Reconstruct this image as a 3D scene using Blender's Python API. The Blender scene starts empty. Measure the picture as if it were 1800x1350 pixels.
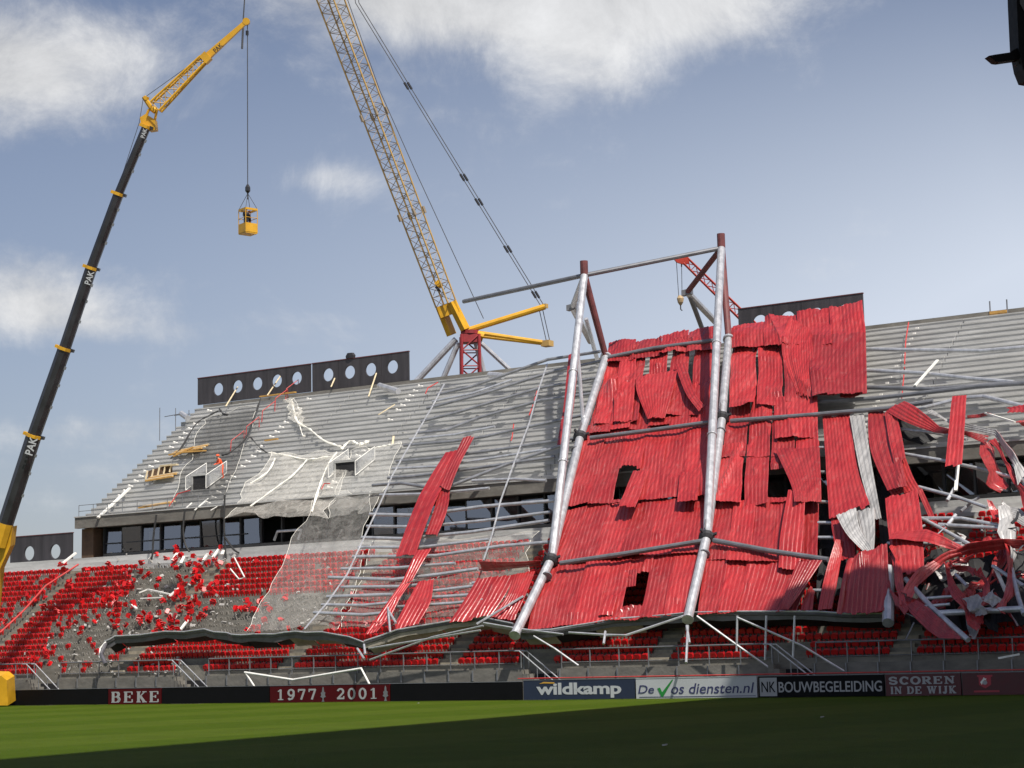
import bpy, bmesh, math, random
from mathutils import Vector as V, Matrix, Quaternion, noise
R = math.radians
random.seed(7)
scene = bpy.context.scene
COL = scene.collection

# ------------------------------------------------------------------ camera
F = 3438.0
PITCH = math.atan(501/3438); ROLL = 0.021; HC = 1.74; TH = R(32.7)
ct, st = math.cos(TH), math.sin(TH)
Rg = V((ct, st, 0)); Fg = V((-st, ct, 0)); UZ = V((0, 0, 1))
Fw = Fg*math.cos(PITCH)+UZ*math.sin(PITCH); Up = -Fg*math.sin(PITCH)+UZ*math.cos(PITCH)
R2 = Rg*math.cos(ROLL)-Up*math.sin(ROLL); U2 = Rg*math.sin(ROLL)+Up*math.cos(ROLL)
CAM = V((0, 0, HC))
cam = bpy.data.cameras.new('camera'); camo = bpy.data.objects.new('camera', cam); COL.objects.link(camo)
cam.sensor_width = 36; cam.lens = F*36/1800; cam.clip_end = 8000; cam.clip_start = 0.5
camo.matrix_world = Matrix(((R2.x, U2.x, -Fw.x, CAM.x), (R2.y, U2.y, -Fw.y, CAM.y), (R2.z, U2.z, -Fw.z, CAM.z), (0, 0, 0, 1)))
scene.camera = camo

# ------------------------------------------------------------------ light
SUN_EL, SUN_AZ = R(57), R(28)          # azimuth from +X towards -Y
sun_dir = V((math.cos(SUN_EL)*math.cos(SUN_AZ), -math.cos(SUN_EL)*math.sin(SUN_AZ), math.sin(SUN_EL)))
sl = bpy.data.lights.new('sun', 'SUN'); so = bpy.data.objects.new('sun', sl); COL.objects.link(so)
sl.energy = 4.8; sl.angle = R(0.9); sl.color = (1, 0.95, 0.87)
so.rotation_euler = sun_dir.to_track_quat('Z', 'Y').to_euler(); so.location = (0, 0, 60)
vs = scene.view_settings
vs.view_transform = 'Standard'; vs.look = 'None'; vs.exposure = 0.27; vs.gamma = 1; vs.use_curve_mapping = False
scene.render.film_transparent = False

world = bpy.data.worlds.new('World'); scene.world = world; world.use_nodes = True
wn, wl = world.node_tree.nodes, world.node_tree.links
wn.clear()
wo = wn.new('ShaderNodeOutputWorld'); bg = wn.new('ShaderNodeBackground'); bg.inputs[1].default_value = 0.083
sky = wn.new('ShaderNodeTexSky'); sky.sky_type = 'NISHITA'; sky.sun_disc = False
sky.sun_elevation = SUN_EL; sky.sun_rotation = math.atan2(sun_dir.x, sun_dir.y)
sky.air_density = 1.0; sky.dust_density = 1.6; sky.ozone_density = 1.5
tc = wn.new('ShaderNodeTexCoord')

def wmath(op, a, b=None, c=None, clamp=False):
    n = wn.new('ShaderNodeMath'); n.operation = op; n.use_clamp = clamp
    for i, x in enumerate((a, b, c)):
        if x is None: continue
        if isinstance(x, (int, float)): n.inputs[i].default_value = x
        else: wl.new(x, n.inputs[i])
    return n.outputs[0]

def wvec(op, a, b=None):
    n = wn.new('ShaderNodeVectorMath'); n.operation = op
    for i, x in enumerate((a, b)):
        if x is None: continue
        if isinstance(x, (tuple, V)): n.inputs[i].default_value = tuple(x)
        else: wl.new(x, n.inputs[i])
    return n

D0 = wvec('NORMALIZE', tc.outputs['Generated']).outputs[0]
# cloud layer: look up noise on a flat layer overhead (perspective towards the horizon)
sep = wn.new('ShaderNodeSeparateXYZ'); wl.new(D0, sep.inputs[0])
zz = wmath('MAXIMUM', wmath('ADD', sep.outputs[2], 0.10), 0.06)
cmb = wn.new('ShaderNodeCombineXYZ')
wl.new(wmath('DIVIDE', sep.outputs[0], zz), cmb.inputs[0]); wl.new(wmath('DIVIDE', sep.outputs[1], zz), cmb.inputs[1])
n1 = wn.new('ShaderNodeTexNoise'); n1.inputs['Scale'].default_value = 2.1; n1.inputs['Detail'].default_value = 9; n1.inputs['Roughness'].default_value = 0.56
n1.inputs['Distortion'].default_value = 0.25
wl.new(cmb.outputs[0], n1.inputs['Vector'])
n2 = wn.new('ShaderNodeTexNoise'); n2.inputs['Scale'].default_value = 14.0; n2.inputs['Detail'].default_value = 10; n2.inputs['Roughness'].default_value = 0.68; n2.inputs['Distortion'].default_value = 0.35
wl.new(D0, n2.inputs['Vector'])
# banks of cloud: (azimuth right of the heading [deg], elevation [deg], half width, half height, weight)
def ray(u, v):
    return Fw+R2*((u-900)/F)+U2*((675-v)/F)
banks = [((40, 120), 300, 110, .30), ((-60, 60), 330, 140, .12), ((900, 0), 420, 100, .30), ((1000, 90), 160, 80, .14), ((650, -10), 200, 80, .22),
         ((1250, 10), 200, 70, .18), ((30, 505), 150, 80, .30), ((90, 560), 120, 50, .16), ((240, 560), 160, 50, .16), ((590, 315), 90, 34, .20),
         ((330, 480), 60, 50, .08), ((100, 790), 260, 100, .16), ((560, 580), 170, 40, .12), ((1060, 140), 120, 60, .12), ((820, 200), 160, 70, .10)]
wsum = None
for (c, a, b, w) in banks:
    d = wvec('SUBTRACT', D0, ray(*c).normalized()).outputs[0]
    h = wmath('DIVIDE', wvec('DOT_PRODUCT', d, R2).outputs['Value'], a/F)
    k = wmath('DIVIDE', wvec('DOT_PRODUCT', d, U2).outputs['Value'], b/F)
    r2 = wmath('ADD', wmath('MULTIPLY', h, h), wmath('MULTIPLY', k, k))
    g = wmath('MULTIPLY', wmath('POWER', 2.718, wmath('MULTIPLY', r2, -1.0)), w)
    wsum = g if wsum is None else wmath('ADD', wsum, g)
nz = wmath('ADD', wmath('MULTIPLY', n1.outputs[0], 0.45), wmath('MULTIPLY', n2.outputs[0], 0.55))
den = wmath('ADD', nz, wsum)
mr = wn.new('ShaderNodeMapRange'); mr.interpolation_type = 'SMOOTHSTEP'
mr.inputs[1].default_value = 0.565; mr.inputs[2].default_value = 0.92; mr.inputs[3].default_value = 0; mr.inputs[4].default_value = 0.88
wl.new(den, mr.inputs[0])
# pale air low down
hz = wn.new('ShaderNodeMapRange'); hz.interpolation_type = 'SMOOTHSTEP'
hz.inputs[1].default_value = 0.40; hz.inputs[2].default_value = 0.02; hz.inputs[3].default_value = 0.0; hz.inputs[4].default_value = 0.80
wl.new(sep.outputs[2], hz.inputs[0])
mixh = wn.new('ShaderNodeMix'); mixh.data_type = 'RGBA'
# the pale air is brighter on the sun's side
sw_ = wmath('MINIMUM', wmath('MAXIMUM', wmath('MULTIPLY_ADD', wvec('DOT_PRODUCT', D0, V((sun_dir.x, sun_dir.y, 0)).normalized()).outputs['Value'], 7.5, 7.48), 0.2), 2.2)
wl.new(wmath('MULTIPLY', hz.outputs[0], sw_, clamp=True), mixh.inputs[0])
tint = wn.new('ShaderNodeMix'); tint.data_type = 'RGBA'; tint.blend_type = 'MULTIPLY'; tint.inputs[0].default_value = 1
wl.new(sky.outputs[0], tint.inputs[6]); tint.inputs[7].default_value = (0.97, 0.875, 0.90, 1)
wl.new(tint.outputs[2], mixh.inputs[6]); mixh.inputs[7].default_value = (6.5, 7.15, 8.3, 1)
mixc = wn.new('ShaderNodeMix'); mixc.data_type = 'RGBA'
wl.new(mr.outputs[0], mixc.inputs[0]); wl.new(mixh.outputs[2], mixc.inputs[6])
cr = wn.new('ShaderNodeMapRange'); cr.inputs[1].default_value = 0.3; cr.inputs[2].default_value = 0.75; cr.inputs[3].default_value = 5.6; cr.inputs[4].default_value = 9.4
wl.new(n2.outputs[0], cr.inputs[0])
cc = wn.new('ShaderNodeCombineColor')
wl.new(cr.outputs[0], cc.inputs[0]); wl.new(cr.outputs[0], cc.inputs[1]); wl.new(wmath('MULTIPLY', cr.outputs[0], 1.0), cc.inputs[2])
wl.new(cc.outputs[0], mixc.inputs[7])
wl.new(mixc.outputs[2], bg.inputs[0]); wl.new(bg.outputs[0], wo.inputs[0])

# ------------------------------------------------------------------ sight lines and the planes of the place
def proj(P):
    d = V(P)-CAM; z = d.dot(Fw)
    return 900+F*d.dot(R2)/z, 675-F*d.dot(U2)/z, z
def onY(u, v, Y):
    r = ray(u, v); return CAM+r*(Y/r.y)
def at(u, v, dep):
    return CAM+ray(u, v)*dep
def onP(u, v, P0, n):
    r = ray(u, v); return CAM+r*((V(P0)-CAM).dot(n)/r.dot(n))
# lower tier
LY, LZ, LRUN, LRISE, LROWS = 95.0, 2.0, 0.57, 0.415, 22
LN = V((0, -LRISE/LRUN, 1)).normalized()
def LT(u, v, o=0): return onP(u, v, V((0, LY, LZ))+LN*o, LN)
# upper tier
UY, UZ0, URUN, URISE, UROWS = 107.0, 13.7, 0.56, 0.422, 24
UN = V((0, -URISE/URUN, 1)).normalized()
def UT(u, v, o=0): return onP(u, v, V((0, UY, UZ0))+UN*o, UN)
UTOPY, UTOPZ = UY+URUN*UROWS, UZ0+URISE*UROWS
# fallen roof
RSL = 0.869
RN = V((0, -RSL, 1)).normalized()
def RP(u, v, o=0): return onP(u, v, V((0, 94.5, 4.0))+RN*o, RN)
YB = 92.75

# ------------------------------------------------------------------ materials
MATS = {}
def mat(name, col, rough=0.6, metal=0.0, spec=0.5, nscale=None, namp=0.2, bump=0.0, bscale=None, coat=0, streak=None, alpha=None, col2=None):
    m = bpy.data.materials.new(name); m.use_nodes = True
    nt = m.node_tree; N, L = nt.nodes, nt.links
    b = N['Principled BSDF']
    b.inputs['Roughness'].default_value = rough; b.inputs['Metallic'].default_value = metal
    b.inputs['Specular IOR Level'].default_value = spec
    if coat: b.inputs['Coat Weight'].default_value = coat; b.inputs['Coat Roughness'].default_value = 0.2
    b.inputs['Base Color'].default_value = (*col, 1)
    geo = N.new('ShaderNodeNewGeometry')
    if nscale:
        t = N.new('ShaderNodeTexNoise'); t.inputs['Scale'].default_value = nscale; t.inputs['Detail'].default_value = 8; t.inputs['Roughness'].default_value = 0.65
        mp = N.new('ShaderNodeMapping'); L.new(geo.outputs['Position'], mp.inputs[0])
        if streak: mp.inputs['Scale'].default_value = streak
        L.new(mp.outputs[0], t.inputs['Vector'])
        rmp = N.new('ShaderNodeMapRange'); rmp.inputs[1].default_value = 0.32; rmp.inputs[2].default_value = 0.68
        L.new(t.outputs[0], rmp.inputs[0])
        mx = N.new('ShaderNodeMix'); mx.data_type = 'RGBA'; L.new(rmp.outputs[0], mx.inputs[0])
        c2 = col2 if col2 else tuple(min(1, c*(1+namp)) for c in col)
        c1 = col if col2 else tuple(c*(1-namp) for c in col)
        mx.inputs[6].default_value = (*c1, 1); mx.inputs[7].default_value = (*c2, 1)
        L.new(mx.outputs[2], b.inputs['Base Color'])
        r2 = N.new('ShaderNodeMapRange'); r2.inputs[3].default_value = max(0.05, rough-0.1); r2.inputs[4].default_value = min(1, rough+0.15)
        L.new(t.outputs[0], r2.inputs[0]); L.new(r2.outputs[0], b.inputs['Roughness'])
    if bump:
        t2 = N.new('ShaderNodeTexNoise'); t2.inputs['Scale'].default_value = bscale or 6; t2.inputs['Detail'].default_value = 6
        L.new(geo.outputs['Position'], t2.inputs['Vector'])
        bp = N.new('ShaderNodeBump'); bp.inputs['Strength'].default_value = 1; bp.inputs['Distance'].default_value = bump
        L.new(t2.outputs[0], bp.inputs['Height']); L.new(bp.outputs[0], b.inputs['Normal'])
    if alpha is not None:
        tr = N.new('ShaderNodeBsdfTransparent'); ms = N.new('ShaderNodeMixShader'); ms.inputs[0].default_value = alpha
        L.new(tr.outputs[0], ms.inputs[1]); L.new(b.outputs[0], ms.inputs[2])
        L.new(ms.outputs[0], N['Material Output'].inputs[0])
    MATS[name] = m
    return m

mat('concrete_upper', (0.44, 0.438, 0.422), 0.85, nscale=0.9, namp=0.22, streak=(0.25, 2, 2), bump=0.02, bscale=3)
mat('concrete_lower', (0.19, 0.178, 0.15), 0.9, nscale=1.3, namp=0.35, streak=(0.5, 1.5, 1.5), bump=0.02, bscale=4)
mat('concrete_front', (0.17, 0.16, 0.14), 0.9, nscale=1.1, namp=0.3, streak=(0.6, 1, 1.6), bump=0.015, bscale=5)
mat('aisle', (0.27, 0.24, 0.185), 0.9, nscale=1.6, namp=0.3, bump=0.01, bscale=5)
mat('nosing', (0.75, 0.73, 0.68), 0.7, nscale=3, namp=0.2)

def sheet_mat(name, c1, c2, dirt_sheen, rough, metal):
    """painted sheet steel: each sheet its own shade, streaks down the fall line, scuffs, dust and painted-in sky sheen"""
    m = bpy.data.materials.new(name); m.use_nodes = True
    N, L = m.node_tree.nodes, m.node_tree.links; b = N['Principled BSDF']
    b.inputs['Metallic'].default_value = metal; b.inputs['Specular IOR Level'].default_value = 0.8
    geo = N.new('ShaderNodeNewGeometry'); oi = N.new('ShaderNodeObjectInfo')
    def nz_(scale, sc, det=8, ro=.65):
        mp = N.new('ShaderNodeMapping'); mp.inputs['Scale'].default_value = sc; L.new(geo.outputs['Position'], mp.inputs[0])
        t = N.new('ShaderNodeTexNoise'); t.inputs['Scale'].default_value = scale; t.inputs['Detail'].default_value = det; t.inputs['Roughness'].default_value = ro
        L.new(mp.outputs[0], t.inputs['Vector']); return t.outputs[0]
    def rng(x, a, b_, c, d):
        r = N.new('ShaderNodeMapRange'); r.inputs[1].default_value = a; r.inputs[2].default_value = b_; r.inputs[3].default_value = c; r.inputs[4].default_value = d; L.new(x, r.inputs[0]); return r.outputs[0]
    def mix(f, a, b_, blend='MIX'):
        x = N.new('ShaderNodeMix'); x.data_type = 'RGBA'; x.blend_type = blend
        for k, v in ((0, f), (6, a), (7, b_)):
            if isinstance(v, tuple): x.inputs[k].default_value = (*v, 1)
            elif isinstance(v, (int, float)): x.inputs[k].default_value = v
            else: L.new(v, x.inputs[k])
        return x.outputs[2]
    c = mix(rng(nz_(.6, (1, 1, 1)), .3, .7, 0, 1), c1, c2)
    c = mix(1.0, c, rng(oi.outputs['Random'], 0, 1, .78, 1.18), 'MULTIPLY')
    c = mix(1.0, c, rng(nz_(2.2, (3.2, .18, .18)), 0.3, .7, .60, 1.22), 'MULTIPLY')      # rain streaks
    c = mix(rng(nz_(1.7, (1, 1, 1), 10, .75), .56, .75, 0, .55), c, dirt_sheen)                # dust and scuffs; on the red also pinkish sky sheen painted in
    L.new(c, b.inputs['Base Color'])
    L.new(rng(nz_(3, (1.5, .4, .4)), .3, .7, rough-.1, rough+.2), b.inputs['Roughness'])
    bp = N.new('ShaderNodeBump'); bp.inputs['Distance'].default_value = .05; bp.inputs['Strength'].default_value = .7; L.new(nz_(1.6, (1, 1, 1), 4), bp.inputs['Height']); L.new(bp.outputs[0], b.inputs['Normal'])
    MATS[name] = m
sheet_mat('red_sheet', (0.33, 0.013, 0.015), (0.40, 0.036, 0.036), (0.36, 0.15, 0.14), .33, 0)
sheet_mat('grey_sheet', (0.30, 0.295, 0.29), (0.42, 0.41, 0.40), (0.22, 0.2, 0.18), .45, .15)
mat('steel', (0.40, 0.405, 0.42), 0.36, metal=0.5, nscale=2.5, col2=(0.62, 0.63, 0.65), streak=(1, 1, .4))
mat('steel_dark', (0.17, 0.175, 0.19), 0.45, metal=0.3, nscale=1.5, namp=0.2)
mat('steel_brown', (0.13, 0.035, 0.035), 0.6, nscale=2, namp=0.35)  # dark red-brown tone for some steel parts
mat('steel_mid', (0.27, 0.275, 0.29), 0.4, metal=0.4, nscale=2, namp=0.25)
mat('collar', (0.025, 0.025, 0.028), 0.6, nscale=4, namp=0.3)
mat('white_bar', (0.76, 0.75, 0.70), 0.55, nscale=2, namp=0.15)
mat('rail', (0.22, 0.225, 0.235), 0.45, metal=0.5, nscale=2, namp=0.2)
mat('rail_red', (0.50, 0.05, 0.045), 0.5, nscale=2, namp=0.2)
mat('seat_red', (0.50, 0.006, 0.008), 0.38, spec=0.5, nscale=0.7, namp=0.22)
mat('bracket', (0.19, 0.18, 0.16), 0.6, nscale=2, namp=0.4)
mat('black_panel', (0.042, 0.038, 0.042), 0.6, nscale=0.9, namp=0.4, streak=(2, 2, 0.15))
mat('recess_shade', (0.02, 0.02, 0.022), 0.9, nscale=0.6, namp=0.4)  # near-black; shade of openings and interiors put into the colour
mat('mullion', (0.035, 0.035, 0.038), 0.5, nscale=2, namp=0.2)
mat('timber', (0.48, 0.27, 0.07), 0.75, nscale=3, namp=0.3, streak=(1, 4, 4))
mat('timber_pale', (0.62, 0.52, 0.34), 0.75, nscale=3, namp=0.2)
mat('timber_dark', (0.10, 0.06, 0.035), 0.8, nscale=2, namp=0.3)
mat('crane_yellow', (0.60, 0.32, 0.015), 0.42, nscale=1.2, namp=0.15, spec=0.5)
mat('crane_ochre', (0.46, 0.29, 0.085), 0.5, nscale=1.2, namp=0.15)
mat('lacing', (0.27, 0.21, 0.14), 0.55, nscale=1.2, namp=0.2)
mat('boom_black', (0.022, 0.022, 0.025), 0.38, nscale=0.7, namp=0.4)
mat('crane_red', (0.26, 0.018, 0.022), 0.5, nscale=1.2, namp=0.25)
mat('crane_scarlet', (0.48, 0.045, 0.025), 0.5, nscale=1.2, namp=0.2)
mat('rope', (0.07, 0.072, 0.08), 0.6, nscale=5, namp=0.2)
mat('net_rope', (0.78, 0.76, 0.68), 0.8, nscale=5, namp=0.15)
mat('cable_black', (0.03, 0.03, 0.03), 0.7, nscale=5, namp=0.2)
mat('led_black', (0.004, 0.004, 0.005), 0.6, spec=0.12, nscale=2, namp=0.2)
mat('led_red', (0.065, 0.003, 0.005), 0.6, spec=0.15, nscale=2, namp=0.1)
mat('letter_grey', (0.34, 0.345, 0.35), 0.6, nscale=3, namp=0.06)
mat('ad_navy', (0.012, 0.020, 0.048), 0.45, nscale=2, namp=0.1)
mat('ad_white', (0.44, 0.455, 0.47), 0.5, nscale=1, namp=0.04)
mat('ad_ink', (0.030, 0.032, 0.11), 0.5, nscale=2, namp=0.1)
mat('ad_green', (0.01, 0.20, 0.03), 0.5, nscale=2, namp=0.1)
mat('ad_gold', (0.55, 0.30, 0.04), 0.5, nscale=2, namp=0.1)
mat('ad_maroon', (0.07, 0.004, 0.008), 0.45, nscale=2, namp=0.15)
mat('crest_red', (0.36, 0.03, 0.045), 0.5, nscale=2, namp=0.1)
mat('skin', (0.50, 0.28, 0.19), 0.6, nscale=5, namp=0.1)
mat('hivis', (0.85, 0.10, 0.02), 0.6, nscale=5, namp=0.15)
mat('dark_cloth', (0.02, 0.02, 0.026), 0.8, nscale=5, namp=0.3)
mat('brown_cloth', (0.16, 0.06, 0.035), 0.8, nscale=5, namp=0.3)
mat('white_plastic', (0.75, 0.75, 0.75), 0.4, nscale=5, namp=0.1)
mat('speaker', (0.003, 0.003, 0.004), 0.6, spec=0.1, nscale=5, namp=0.3)
mat('earth', (0.15, 0.13, 0.10), 0.95, nscale=0.3, namp=0.3)
mat('hook', (0.42, 0.30, 0.16), 0.6, nscale=5, namp=0.3)
mat('gutter', (0.12, 0.115, 0.125), 0.42, metal=0.3, nscale=1.5, namp=0.25)
mat('shade_sheet', (0.010, 0.010, 0.011), 0.7, nscale=2, namp=0.4)  # black that paints in the shade of voids and gutter underside
mat('debris_grey', (0.34, 0.33, 0.31), 0.8, nscale=3, namp=0.4)
mat('soffit', (0.32, 0.29, 0.23), 0.8, nscale=1.5, namp=0.25)
mat('roof_deck', (0.30, 0.30, 0.31), 0.7, nscale=1, namp=0.2)

def net_mat(name, frac, col):
    m = bpy.data.materials.new(name); m.use_nodes = True
    N, L = m.node_tree.nodes, m.node_tree.links; N.clear()
    out = N.new('ShaderNodeOutputMaterial'); d = N.new('ShaderNodeBsdfDiffuse'); d.inputs[0].default_value = (*col, 1)
    tl = N.new('ShaderNodeBsdfTranslucent'); tl.inputs[0].default_value = (*col, 1)
    a = N.new('ShaderNodeMixShader'); a.inputs[0].default_value = 0.35; L.new(d.outputs[0], a.inputs[1]); L.new(tl.outputs[0], a.inputs[2])
    t = N.new('ShaderNodeBsdfTransparent'); ms = N.new('ShaderNodeMixShader')
    geo = N.new('ShaderNodeNewGeometry'); nz = N.new('ShaderNodeTexNoise'); nz.inputs['Scale'].default_value = 2.2; nz.inputs['Detail'].default_value = 9; nz.inputs['Distortion'].default_value = 1.2
    L.new(geo.outputs['Position'], nz.inputs['Vector'])
    r = N.new('ShaderNodeMapRange'); r.inputs[1].default_value = 0.3; r.inputs[2].default_value = 0.75; r.inputs[3].default_value = frac*0.55; r.inputs[4].default_value = frac*1.6
    L.new(nz.outputs[0], r.inputs[0]); L.new(r.outputs[0], ms.inputs[0])
    L.new(t.outputs[0], ms.inputs[1]); L.new(a.outputs[0], ms.inputs[2]); L.new(ms.outputs[0], out.inputs[0])
    MATS[name] = m
net_mat('net_white', 0.15, (0.88, 0.87, 0.82))
net_mat('net_thick', 0.25, (0.95, 0.92, 0.84))
net_mat('net_dark', 0.30, (0.05, 0.05, 0.05))
net_mat('mesh_panel', 0.5, (0.55, 0.56, 0.56))

def glass_mat():
    m = bpy.data.materials.new('glass'); m.use_nodes = True
    N, L = m.node_tree.nodes, m.node_tree.links; N.clear()
    out = N.new('ShaderNodeOutputMaterial'); g = N.new('ShaderNodeBsdfGlossy'); g.inputs['Color'].default_value = (0.75, 0.8, 0.9, 1); g.inputs['Roughness'].default_value = 0.03
    t = N.new('ShaderNodeBsdfTransparent'); t.inputs[0].default_value = (0.45, 0.48, 0.5, 1)
    ms = N.new('ShaderNodeMixShader'); ms.inputs[0].default_value = 0.22
    L.new(t.outputs[0], ms.inputs[1]); L.new(g.outputs[0], ms.inputs[2]); L.new(ms.outputs[0], out.inputs[0])
    MATS['glass'] = m
glass_mat()

def grass_mat():
    m = bpy.data.materials.new('grass'); m.use_nodes = True
    N, L = m.node_tree.nodes, m.node_tree.links; b = N['Principled BSDF']
    b.inputs['Roughness'].default_value = 0.85; b.inputs['Specular IOR Level'].default_value = 0.08
    geo = N.new('ShaderNodeNewGeometry'); sp = N.new('ShaderNodeSeparateXYZ'); L.new(geo.outputs['Position'], sp.inputs[0])
    def mth(op, a, b_=None, clamp=False):
        n = N.new('ShaderNodeMath'); n.operation = op; n.use_clamp = clamp
        for i, x in enumerate((a, b_)):
            if x is None: continue
            if isinstance(x, (int, float)): n.inputs[i].default_value = x
            else: L.new(x, n.inputs[i])
        return n.outputs[0]
    # mowing bands run across the pitch, a little wavy
    nz0 = N.new('ShaderNodeTexNoise'); nz0.inputs['Scale'].default_value = 0.15; nz0.inputs['Detail'].default_value = 3; L.new(geo.outputs['Position'], nz0.inputs['Vector'])
    xx = mth('ADD', sp.outputs[0], mth('MULTIPLY', nz0.outputs[0], 0.6))
    s = mth('SINE', mth('MULTIPLY', xx, math.pi/5.4))
    band = N.new('ShaderNodeMapRange'); band.interpolation_type = 'SMOOTHSTEP'; band.inputs[1].default_value = -0.12; band.inputs[2].default_value = 0.12; L.new(s, band.inputs[0])
    n1_ = N.new('ShaderNodeTexNoise'); n1_.inputs['Scale'].default_value = 0.5; n1_.inputs['Detail'].default_value = 10; n1_.inputs['Roughness'].default_value = 0.7; L.new(geo.outputs['Position'], n1_.inputs['Vector'])
    n2_ = N.new('ShaderNodeTexNoise'); n2_.inputs['Scale'].default_value = 7; n2_.inputs['Detail'].default_value = 5; L.new(geo.outputs['Position'], n2_.inputs['Vector'])
    mx = N.new('ShaderNodeMix'); mx.data_type = 'RGBA'; mx.inputs[6].default_value = (0.052, 0.085, 0.003, 1); mx.inputs[7].default_value = (0.063, 0.095, 0.006, 1)
    L.new(band.outputs[0], mx.inputs[0])
    mr_ = N.new('ShaderNodeMapRange'); mr_.inputs[1].default_value = 0.25; mr_.inputs[2].default_value = 0.75; mr_.inputs[3].default_value = 0.68; mr_.inputs[4].default_value = 1.32
    L.new(mth('ADD', mth('MULTIPLY', n1_.outputs[0], 0.6), mth('MULTIPLY', n2_.outputs[0], 0.4)), mr_.inputs[0])
    m2 = N.new('ShaderNodeMix'); m2.data_type = 'RGBA'; m2.blend_type = 'MULTIPLY'; m2.inputs[0].default_value = 1
    L.new(mx.outputs[2], m2.inputs[6]); L.new(mr_.outputs[0], m2.inputs[7]); L.new(m2.outputs[2], b.inputs['Base Color'])
    bp = N.new('ShaderNodeBump'); bp.inputs['Distance'].default_value = 0.05; n3 = N.new('ShaderNodeTexNoise'); n3.inputs['Scale'].default_value = 30; n3.inputs['Detail'].default_value = 4
    L.new(geo.outputs['Position'], n3.inputs['Vector']); L.new(n3.outputs[0], bp.inputs['Height']); L.new(bp.outputs[0], b.inputs['Normal'])
    MATS['grass'] = m
grass_mat()

# ------------------------------------------------------------------ mesh helpers
class MB:
    def __init__(s): s.v = []; s.f = []; s.m = []
    def add(s, vs, fs, mi=0):
        o = len(s.v); s.v += [V(p) for p in vs]
        for f in fs: s.f.append([i+o for i in f]); s.m.append(mi)
        return s
    def box(s, lo, hi, mi=0):
        x0, y0, z0 = lo; x1, y1, z1 = hi
        vs = [(x0, y0, z0), (x1, y0, z0), (x1, y1, z0), (x0, y1, z0), (x0, y0, z1), (x1, y0, z1), (x1, y1, z1), (x0, y1, z1)]
        return s.add(vs, [(0, 3, 2, 1), (4, 5, 6, 7), (0, 1, 5, 4), (1, 2, 6, 5), (2, 3, 7, 6), (3, 0, 4, 7)], mi)
    def obox(s, c, ax, ay, az, mi=0):          # centre and three half axes
        c, ax, ay, az = V(c), V(ax), V(ay), V(az)
        vs = [c+ax*i+ay*j+az*k for k in (-1, 1) for (i, j) in ((-1, -1), (1, -1), (1, 1), (-1, 1))]
        return s.add(vs, [(0, 3, 2, 1), (4, 5, 6, 7), (0, 1, 5, 4), (1, 2, 6, 5), (2, 3, 7, 6), (3, 0, 4, 7)], mi)
    def bar(s, a, b, w, h=None, up=None, mi=0):
        a, b = V(a), V(b); d = (b-a); l = d.length; d.normalize()
        up = V(up) if up is not None else (UZ if abs(d.z) < 0.95 else V((1, 0, 0)))
        x = d.cross(up).normalized(); y = x.cross(d).normalized()
        return s.obox((a+b)/2, d*l/2, x*w/2, y*(h or w)/2, mi)
    def tube(s, pts, r, n=8, mi=0, cap=True):
        pts = [V(p) for p in pts]; k = len(pts)
        rs = r if isinstance(r, (list, tuple)) else [r]*k
        d0 = (pts[1]-pts[0]).normalized()
        x = d0.orthogonal().normalized()
        rings = []
        for i in range(k):
            d = (pts[min(i+1, k-1)]-pts[max(i-1, 0)]).normalized()
            x = (x-d*x.dot(d)).normalized(); y = d.cross(x)
            rings.append([pts[i]+(x*math.cos(2*math.pi*j/n)+y*math.sin(2*math.pi*j/n))*rs[i] for j in range(n)])
        vs = [p for rg in rings for p in rg]; fs = []
        for i in range(k-1):
            for j in range(n):
                a, b = i*n+j, i*n+(j+1) % n
                fs.append((a, b, b+n, a+n))
        if cap: fs += [tuple(range(n-1, -1, -1)), tuple((k-1)*n+j for j in range(n))]
        return s.add(vs, fs, mi)
    def prism(s, poly, ext, mi=0):             # planar polygon extruded by a vector
        poly = [V(p) for p in poly]; n = len(poly); ext = V(ext)
        fs = [tuple(range(n-1, -1, -1)), tuple(range(n, 2*n))]+[(i, (i+1) % n, n+(i+1) % n, n+i) for i in range(n)]
        return s.add(poly+[p+ext for p in poly], fs, mi)
    def mesh(s, name, off=V((0, 0, 0)), smooth=False):
        me = bpy.data.meshes.new(name); me.from_pydata([tuple(p-off) for p in s.v], [], s.f)
        if any(s.m): me.polygons.foreach_set('material_index', s.m)
        if smooth: me.polygons.foreach_set('use_smooth', [True]*len(me.polygons))
        me.update(); return me
    def base(s):
        n = len(s.v); z = min(p.z for p in s.v)
        return V((sum(p.x for p in s.v)/n, sum(p.y for p in s.v)/n, z))

def origin_of(o):
    p = V(o.location)
    while o.parent: o = o.parent; p = p+V(o.location)
    return p

def tag(o, label=None, cat=None, group=None, kind=None):
    if label: o['label'] = label
    if cat: o['category'] = cat
    if group: o['group'] = group
    if kind: o['kind'] = kind
    return o

def thing(name, label, cat, loc=(0, 0, 0), group=None):
    o = bpy.data.objects.new(name, None); COL.objects.link(o); o.location = loc; o.empty_display_size = 0.3
    return tag(o, label, cat, group)

def build(name, mb, mats, parent=None, label=None, cat=None, group=None, kind=None, smooth=False):
    if parent is not None: b = origin_of(parent); loc = V((0, 0, 0))
    else: b = mb.base(); loc = b
    me = mb.mesh(name, b, smooth)
    for m in ([mats] if isinstance(mats, str) else mats): me.materials.append(MATS[m])
    o = bpy.data.objects.new(name, me); COL.objects.link(o); o.location = loc
    if parent is not None: o.parent = parent
    return tag(o, label, cat, group, kind)

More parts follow.
